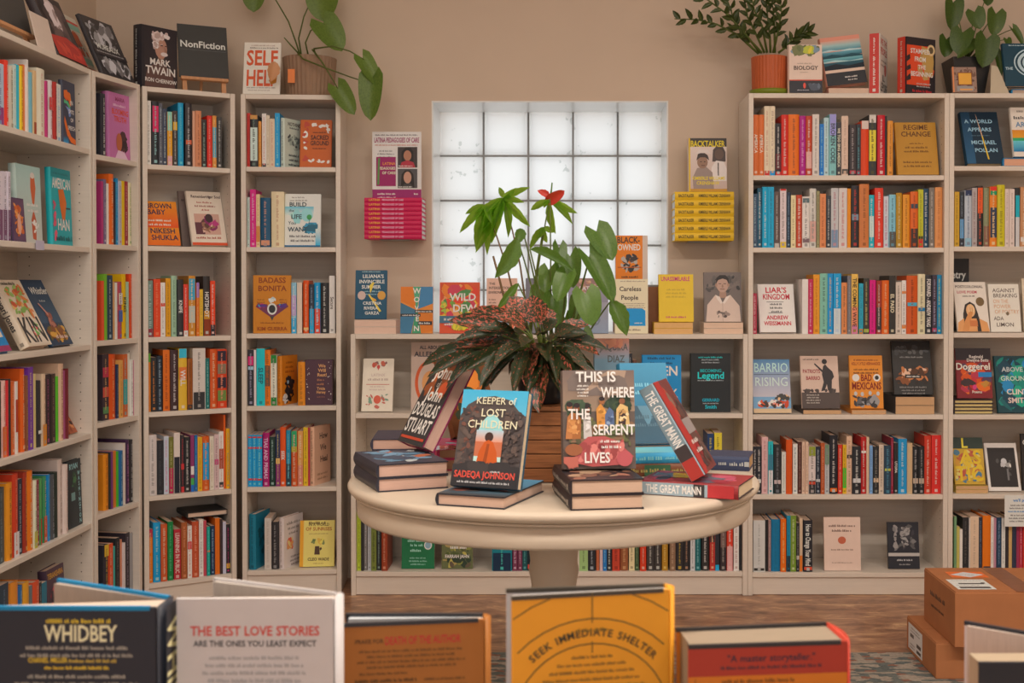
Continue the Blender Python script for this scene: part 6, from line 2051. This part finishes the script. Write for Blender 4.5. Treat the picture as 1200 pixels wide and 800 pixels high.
# heart-leaf climber in the ribbed pot on the narrow bookcase
u_ = B4.u_at(363, 108, 0.125)[0]
pp = B4.p0 + B4.u * u_ + B4.n * 0.125
PB4 = Vector((pp.x, pp.y, 2.0055))
ph_ = thing('heart_leaf_plant', 'trailing heart-leaved plant in ribbed brown pot left of the window', 'plant', TR(PB4))
pot(ph_, 0.094, 0.107, 0.165, 'brown_pot', rib=1, n=72)
part('tag', MB().box((-0.066, -0.108, 0.05), (-0.038, -0.104, 0.105), C('d07038')), 'cover', ph_)
PY4 = PB4.y
hp = PB4 + Vector((-0.03, 0, 0.15))
q4 = lambda x, y, d=0.0: at_y(x, y, PY4 + d)
for pts in ([hp, q4(347, 50), q4(338, 25), q4(322, -2), q4(306, -14), q4(297, -10)], [hp, q4(350, 45), q4(356, 20), q4(363, 4), q4(372, -8), q4(378, -6)], [hp + Vector((0.03, 0, 0)), q4(358, 50, -0.06), q4(364, 36, -0.06), q4(372, 30, -0.06), q4(381, 28, -0.06)],
            [hp + Vector((0.06, 0, 0.01)), q4(368, 57, -0.12), q4(390, 54, -0.12), q4(410, 60, -0.12), q4(427, 70, -0.12)], [q4(349, 62, -0.11), q4(355, 69, -0.125), q4(380, 79, -0.13), q4(410, 90, -0.13), q4(434, 98, -0.13)], [q4(366, 58, -0.1), q4(377, 72, -0.125), q4(388, 90, -0.13), q4(396, 104, -0.13)],
            [hp, q4(349, 64, -0.112)], [hp + Vector((0.02, 0, 0)), q4(340, 52, -0.03), q4(333, 44, -0.03)]):
    stem(ph_, pts, 0.0038, 0.0022)
for bx_, by_, tx, ty, w, dy, fd in ((297, -14, 297, 13, 0.085, 0.0, (0.2, -1, 0.2)), (379, -12, 378, 24, 0.125, 0.0, (-0.15, -1, 0.1)), (379, 27, 401, 58, 0.10, -0.06, (0.1, -1, 0.4)), (425, 69, 444, 99, 0.062, -0.12, (0.3, -1, 0.2)), (436, 92, 433, 140, 0.085, -0.13, (-0.1, -1, 0.1)), (396, 103, 415, 133, 0.07, -0.13, (0.1, -1, 0.2))):
    leaf(ph_, q4(bx_, by_, dy), q4(tx, ty, dy - 0.02), w * 1.3, 'heart', 'leaf_philodendron', fd)
leaf(ph_, q4(322, 72, -0.16), q4(318, 95, -0.17), 0.05, 'lance', 'easel_wood', (0.5, -1, 0), 'dry_leaf')

# ZZ plant in the orange pot
zx = at_y(901.5, 109, 4.985)
ZB = Vector((zx.x, 4.985, 2.0055))
zz = thing('zz_plant', 'glossy dark leaved plant in orange pot on right tall bookcase', 'plant', TR(ZB))
part('saucer', MB().lathe([(0.07, 0.0), (0.077, 0.002), (0.08, 0.022), (0.074, 0.023), (0.06, 0.010)], 40), 'green_saucer', zz, True)
mbp = MB().lathe([(0.066, 0.011), (0.068, 0.014), (0.072, 0.155), (0.066, 0.155), (0.064, 0.135), (0.02, 0.133)], 64, (0, 0), None, 0.02, 1)
part('pot', mbp, 'orange_pot', zz)
part('soil', MB().lathe([(0.02, 0.1335), (0.0635, 0.1335), (0.0625, 0.139), (0.02, 0.142)], 24), 'soil', zz)
zq_ = lambda x, y, d=0.0: at_y(x, y, 4.985 + d)
stems = [((889, 63), (864, 40.5), (840, 28.5), (817.5, 23), (790.5, 22)), ((891, 62), (872, 38), (852, 16.5), (829.5, 0), (815, -10)), ((896, 62), (886, 40), (876, 19.5), (872, 0), (870, -12)),
         ((903, 62), (902, 40), (899, 15), (897, -8)), ((908, 62), (907.5, 30), (906, 10), (902, -8)), ((912, 62), (920, 56), (928.5, 46), (938, 40), (949.5, 37)), ((899, 62), (893, 30), (884, 12), (880, -6)), ((893, 62), (876, 44), (862, 30), (856, 10), (850, -6)), ((906, 62), (912, 36), (916, 14), (914, -4))]
for k, st_ in enumerate(stems):
    dy = rnd.uniform(-0.05, 0.04)
    P3 = [zq_(x, y, dy * i / 3) for i, (x, y) in enumerate(st_)]
    stem(zz, P3, 0.005, 0.002, 'stem_green')
    fine = []
    for a, b2 in zip(P3[:-1], P3[1:]):
        for j in range(4):
            fine.append((a.lerp(b2, j / 4), (b2 - a).normalized()))
    for j, (p, tdir) in enumerate(fine[3:]):
        for sd in ((-1,) if (j + k) % 2 else (1,)):
            side = tdir.cross(Vector((0, -1, 0))).normalized() * sd
            tip = p + (tdir * rnd.uniform(0.5, 0.9) + side * rnd.uniform(0.4, 0.9) + Vector((0, rnd.uniform(-0.8, 0.1), 0))).normalized() * rnd.uniform(0.038, 0.058)
            leaf(zz, p, tip, 0.021, 'lance', 'leaf_zz', (rnd.uniform(-.6, .6), -1, rnd.uniform(-.4, .7)), 'leaflet')

# heart-leaf plant in a black pot at the right
hx = at_y(1133, 107, 5.05)
HB = Vector((hx.x, 5.06, 2.0055))
hl = thing('potted_vine', 'heart-leaved vine in square black pot on rightmost bookcase', 'plant', TR(HB))
pv = MB()
pv.add([(-0.055, -0.055, 0), (0.055, -0.055, 0), (0.055, 0.055, 0), (-0.055, 0.055, 0), (-0.078, -0.078, 0.16), (0.078, -0.078, 0.16), (0.078, 0.078, 0.16), (-0.078, 0.078, 0.16), (-0.068, -0.068, 0.16), (0.068, -0.068, 0.16), (0.068, 0.068, 0.16), (-0.068, 0.068, 0.16), (-0.066, -0.066, 0.14), (0.066, -0.066, 0.14), (0.066, 0.066, 0.14), (-0.066, 0.066, 0.14)],
       [(3, 2, 1, 0), (0, 1, 5, 4), (1, 2, 6, 5), (2, 3, 7, 6), (3, 0, 4, 7), (4, 5, 9, 8), (5, 6, 10, 9), (6, 7, 11, 10), (7, 4, 8, 11), (8, 9, 13, 12), (9, 10, 14, 13), (10, 11, 15, 14), (11, 8, 12, 15), (12, 13, 14, 15)])
part('pot', pv, 'black_pot', hl)
hh = HB + Vector((0, 0, 0.15))
qh = lambda x, y, d=0.0: at_y(x, y, HB.y + d)
for bx_, by_, tx, ty, w, dy, fd in ((1117, 3, 1116, 34, 0.078, 0.0, (0.2, -1, 0.2)), (1142, 14, 1149, 33, 0.07, -0.02, (-0.2, -1, 0.3)), (1167, 16, 1165, 41, 0.075, -0.02, (0.1, -1, 0.2)), (1128, 38, 1122, 62, 0.085, -0.06, (-0.2, -1, 0.6)), (1109, 46, 1108, 66, 0.065, -0.03, (0.2, -1, 0.4)),
                              (1156, 46, 1153, 78, 0.095, -0.09, (0.1, -1, 0.3)), (1187, 34, 1200, 52, 0.035, 0.0, (0.3, -1, 0.2)), (1157, -8, 1158, 6, 0.05, 0.0, (0, -1, 0.2)), (1142, 52, 1122, 66, 0.05, -0.08, (0, -0.8, 0.8)), (1166, 62, 1174, 92, 0.035, -0.06, (0.4, -1, 0.1)), (1180, 46, 1183, 54, 0.03, 0.0, (0, -1, 0.2))):
    b3 = qh(bx_, by_, dy)
    stem(hl, arc_pts(hh, b3, (0, -0.01, 0.02)), 0.0028, 0.0016)
    leaf(hl, b3, qh(tx, ty, dy - 0.02), w * 1.2, 'heart', 'leaf_dark_heart', fd)

# ------------------------------------------------------------------ cardboard boxes
def carton(name, label, x0, x1, y0, y1, z0, z1, top_ops, side_ops):
    t = thing(name, label, 'cardboard box', TR((x0, y0, z0)))
    w_, d_, h_ = x1 - x0, y1 - y0, z1 - z0
    part('body', MB().bbox((0, 0, 0), (w_, d_, h_), 0.002), 'cardboard', t)
    g_ = 0.0015
    part('flap', MB().box((0.002, 0.002, h_ + 0.0002), (w_ - 0.002, d_ / 2 - g_, h_ + 0.003)), 'cardboard', t)
    part('flap', MB().box((0.002, d_ / 2 + g_, h_ + 0.0002), (w_ - 0.002, d_ - 0.002, h_ + 0.003)), 'cardboard', t)
    return t, w_, d_, h_


bx_t, bw, bd, bh = carton('cardboard_box', 'wide low cardboard box on the floor under the labelled box', 1.165, 1.66, 3.825, 4.15, 0.0095, 0.119, None, None)
ps = MB()
Frame(ps, (0, bd - 0.02, 0.012), (0, -1, 0), (0, 0, 1), (-1, 0, 0), 0.16, 0.085).draw('r 0 0 100 100 c8bcb0;m 50 84 80 6 6a625c 2;r 60 30 90 44 383430;r 60 8 90 20 383430;r 14 50 40 64 5a5450;m 30 20 40 6 6a625c 2', random.Random(8))
part('shipping_label', ps, 'print', bx_t)
bx_u, bw, bd, bh = carton('cardboard_box', 'upper cardboard box with white shipping label, in front of rightmost bookcase', 1.208, 1.66, 3.775, 4.10, 0.1225, 0.292, None, None)
ps = MB()
Frame(ps, (0.02, 0.03, bh + 0.0032), (1, 0, 0), (0, 1, 0), (0, 0, 1), 0.12, 0.13).draw('r 0 0 100 100 c8c0b8;m 50 86 80 4 5a5450;r 20 52 86 62 3c3836;m 40 40 60 4 5a5450 1;r 10 10 90 26 4a4644;e 86 62 6 6 383430', random.Random(9))
part('shipping_label', ps, 'print', bx_u)
ps = MB()
Frame(ps, (0.05, 0.185, bh + 0.0032), (1, 0, 0), (0, 1, 0), (0, 0, 1), 0.12, 0.08).draw('r 0 0 100 100 d86028;p c0b8b0 50,4 96,50 50,96 4,50;m 50 46 40 6 6a625c', random.Random(9))
part('hazard_sticker', ps, 'print', bx_u)
part('packing_tape', MB().box((0.19, 0.0, bh + 0.0031), (0.26, bd, bh + 0.0036)), 'tape', bx_u)
ps = MB()
Frame(ps, (0, bd - 0.05, 0.03), (0, -1, 0), (0, 0, 1), (-1, 0, 0), 0.2, 0.12).draw('m 50 60 80 14 3a2418 1;m 50 30 70 10 3a2418 1', random.Random(9))
part('stamp_print', ps, 'print', bx_u)

# ------------------------------------------------------------------ near table with hardbacks standing ajar
NZ = 0.694
t = thing('display_table', 'near wooden display table below the frame holding six hardbacks', 'table', TR((0.1, 1.25, 0)))
part('tabletop', MB().bbox((-0.95, -0.26, NZ - 0.03), (0.95, 0.30, NZ), 0.003), 'table_wood', t)
for x in (-0.9, 0.84):
    for y in (-0.23, 0.21):
        part('leg', MB().bbox((x, y, 0.0095), (x + 0.06, y + 0.06, NZ - 0.0305), 0.003), 'table_wood', t)

ZONE[0] = 0.82


def ajar(name, label, px_spine, d, W, H, T, yaw, alpha, cover, art, spine_art=None, far='30302e', inner='c8bcae', page='a08a76', pt=0.5, edge=None, flap=None, far_pages=0.25):
    """a hardback standing a little open: back board towards the viewer, spine at the right"""
    x0 = (px_spine - PX) / F * d
    M = TR((x0, d, NZ + 0.0005), math.radians(yaw))
    t = thing(name, label, 'book', M)
    b = 0.003
    mb = MB().bbox((-W, 0, 0), (0, b, H), 0.0008, C(cover))
    part('back_board', mb, 'cover', t)
    ps = MB()
    Frame(ps, (-W, 0, 0), (1, 0, 0), (0, 0, 1), (0, -1, 0), W, H).draw(art, random.Random(len(label)))
    part('back_print', ps, 'print', t)
    if edge:
        part('jacket_edge', MB().box((-W, -0.0004, H - 0.0035), (-0.006, b + 0.0004, H + 0.0004), C(edge)), 'cover', t)
    n = 6
    poly = [(0.001, 0.0)] + [(0.003 + 0.005 * math.sin(math.pi * i / n), T * i / n) for i in range(n + 1)] + [(0.001, T)] + [(0.0005, T * 0.98), (0.0005, 0.002)]
    part('spine', MB().prism(poly, 0, H, C(cover)), 'cover', t, True)
    if spine_art:
        ps = MB()
        Frame(ps, (0.0095, 0.0 + T * 0.02, H), (0, 0, -1), (0, 1, 0), (1, 0, 0), H, T * 0.96).draw(spine_art, random.Random(3))
        part('spine_print', ps, 'print', t)
    al = math.radians(alpha)
    ca, sa = math.cos(al), math.sin(al)
    R_ = lambda x, y: (x * ca + y * sa, T - x * sa * 1 + y * ca) if False else (x * ca - y * -sa, T - x * sa + y * ca)
    # far board leaves the spine's far edge and swings away
    def far_pt(l, o):
        return (-l * ca + o * sa * -1, T + l * sa + o * ca * -1)
    fb_ = [far_pt(0, 0), far_pt(W, 0), far_pt(W, b), far_pt(0, b)]
    part('front_board', MB().prism(fb_, 0, H, C(far)), 'cover', t)
    if edge:
        fe_ = [far_pt(0, -0.0005), far_pt(W + 0.0004, -0.0005), far_pt(W + 0.0004, b + 0.0003), far_pt(0, b + 0.0003)]
        part('board_edge', MB().prism(fe_, H - 0.0035, H + 0.0005, C(edge)), 'cover', t)
    # page blocks: most lie on the near board, the rest on the far one
    m_ = W - 0.004
    k1 = max(0.003, (T - 2 * b) * pt)
    part('pages', MB().prism([(-0.0005, b + 0.0004), (-m_, b + 0.0004), (-m_, b + k1 + 0.001), (-0.0005, T - b - 0.0004)], 0.003, H - 0.003, C(page)), 'pages', t)
    if alpha > 5:
        part('endpaper', MB().prism([far_pt(0.002, b + 0.0006), far_pt(m_, b + 0.0006), far_pt(m_, b + 0.0012 + 0.010 * far_pages), far_pt(0.002, b + 0.0012)], 0.003, H - 0.003, C(inner)), 'pages', t)
    return t


ajar('hardback', 'black hardback with cream title standing ajar, leftmost on near table', 181, 1.168, 0.157, 0.2352, 0.042, -0.5, 27, '26262a',
     'm 54 93.4 42 1.9 b89828;T WHIDBEY|54 86 6.4 c8b888 44;m 52 82.6 70 1.6 8a8070 2;T CHANEL MILLER|34 77.4 1.9 c0982c 24;m 62 77.4 30 1.5 a88838;m 52 74.6 40 1.5 c0982c;m 52 71 78 1.6 8a8070 3;m 34 62 40 1.8 c0982c;m 52 58 76 1.6 8a8070 6', 'r 0 0 100 100 26262a;T WHIDBEY|36 10 80 c0b080 60', far='26262a', inner='8a7868', edge='106888', pt=0.35, far_pages=0.6)
ajar('hardback', 'white hardback with red heading standing ajar on near table', 390, 1.185, 0.152, 0.2398, 0.022, 0.5, 25, 'a89c92',
     'T THE BEST LOVE STORIES|50 84.8 3.7 a83428 82;T ARE THE ONES YOU LEAST EXPECT|50 80.4 2.3 34302e 78;m 50 75 74 1.6 8a827a 4;m 50 64 78 1.6 6a7488 3;m 50 56 70 1.6 8a827a 5', far='a89c92', inner='a09080', pt=0.6, far_pages=0.3)
ajar('hardback', 'brown hardback with dark blurb standing ajar on near table', 567, 1.282, 0.145, 0.193, 0.022, 8, 8, '885020',
     'T PRAISE FOR|18 89 2.2 4a3018 20;T DEATH OF THE AUTHOR|56 88 4.2 9a2c24 54;m 48 84 84 1.5 543618 4;m 28 72 34 1.5 543618;m 30 68 44 1.9 3a2814;m 72 68 30 1.5 543618;m 48 64.5 84 1.5 543618 6', far='26262a', inner='9a9690', pt=0.15, far_pages=0.8, edge='2a2828')
ajar('hardback', 'mustard yellow hardback with dark arcs standing ajar on near table', 785, 1.209, 0.158, 0.2425, 0.022, 12, 4, 'bc7a1e',
     'o 50 48 84 53.5 5a4420 0.8;o 50 48 66 42 4a3c20 0.8;o 50 48 50 31.9 4a3c20 0.8;r 50 88 50.7 100 5a4420;r 50 76 50.7 80.5 5a4420;A SEEK IMMEDIATE SHELTER|50 48 53.5 88 2.9 383020;m 50 84.6 20 1.6 6a5020;m 50 74 26 1.3 5a4420;m 50 71 44 1.3 5a4420;m 50 68 54 1.3 5a4420;m 50 65 62 1.3 5a4420;m 50 62 68 1.3 5a4420;m 50 59 74 1.3 5a4420 3', far='a8a098', inner='b87c20', page='a89c90', pt=0.95, edge='3a3228')
ajar('hardback', 'thick red and orange hardback with quotation standing on near table', 994, 1.176, 0.155, 0.2005, 0.066, 6, -2, '9a3020',
     'r 0 0 100 85 a85c18;r 0 85 100 100 8a2c1e;T "A master storyteller."|52 91.6 3.2 2c2028 66;m 52 88 64 1.9 3a2428;m 44 81.5 46 2 5a3414;r 4 0 4.6 84 7a4414;m 50 77 80 1.8 5a3414 4', far='a86020', page='75634f', pt=1.0, edge='2a2624')
ajar('hardback', 'black hardback lying wide open at right end of near table', 1346, 1.12, 0.153, 0.1965, 0.045, 0, 39, '242426',
     'm 50 80 70 3 605c5c', far='a89a92', inner='a08a78', page='857058', pt=0.9, far_pages=0.3, edge='242426')
ZONE[0] = 1.0

commit_books()
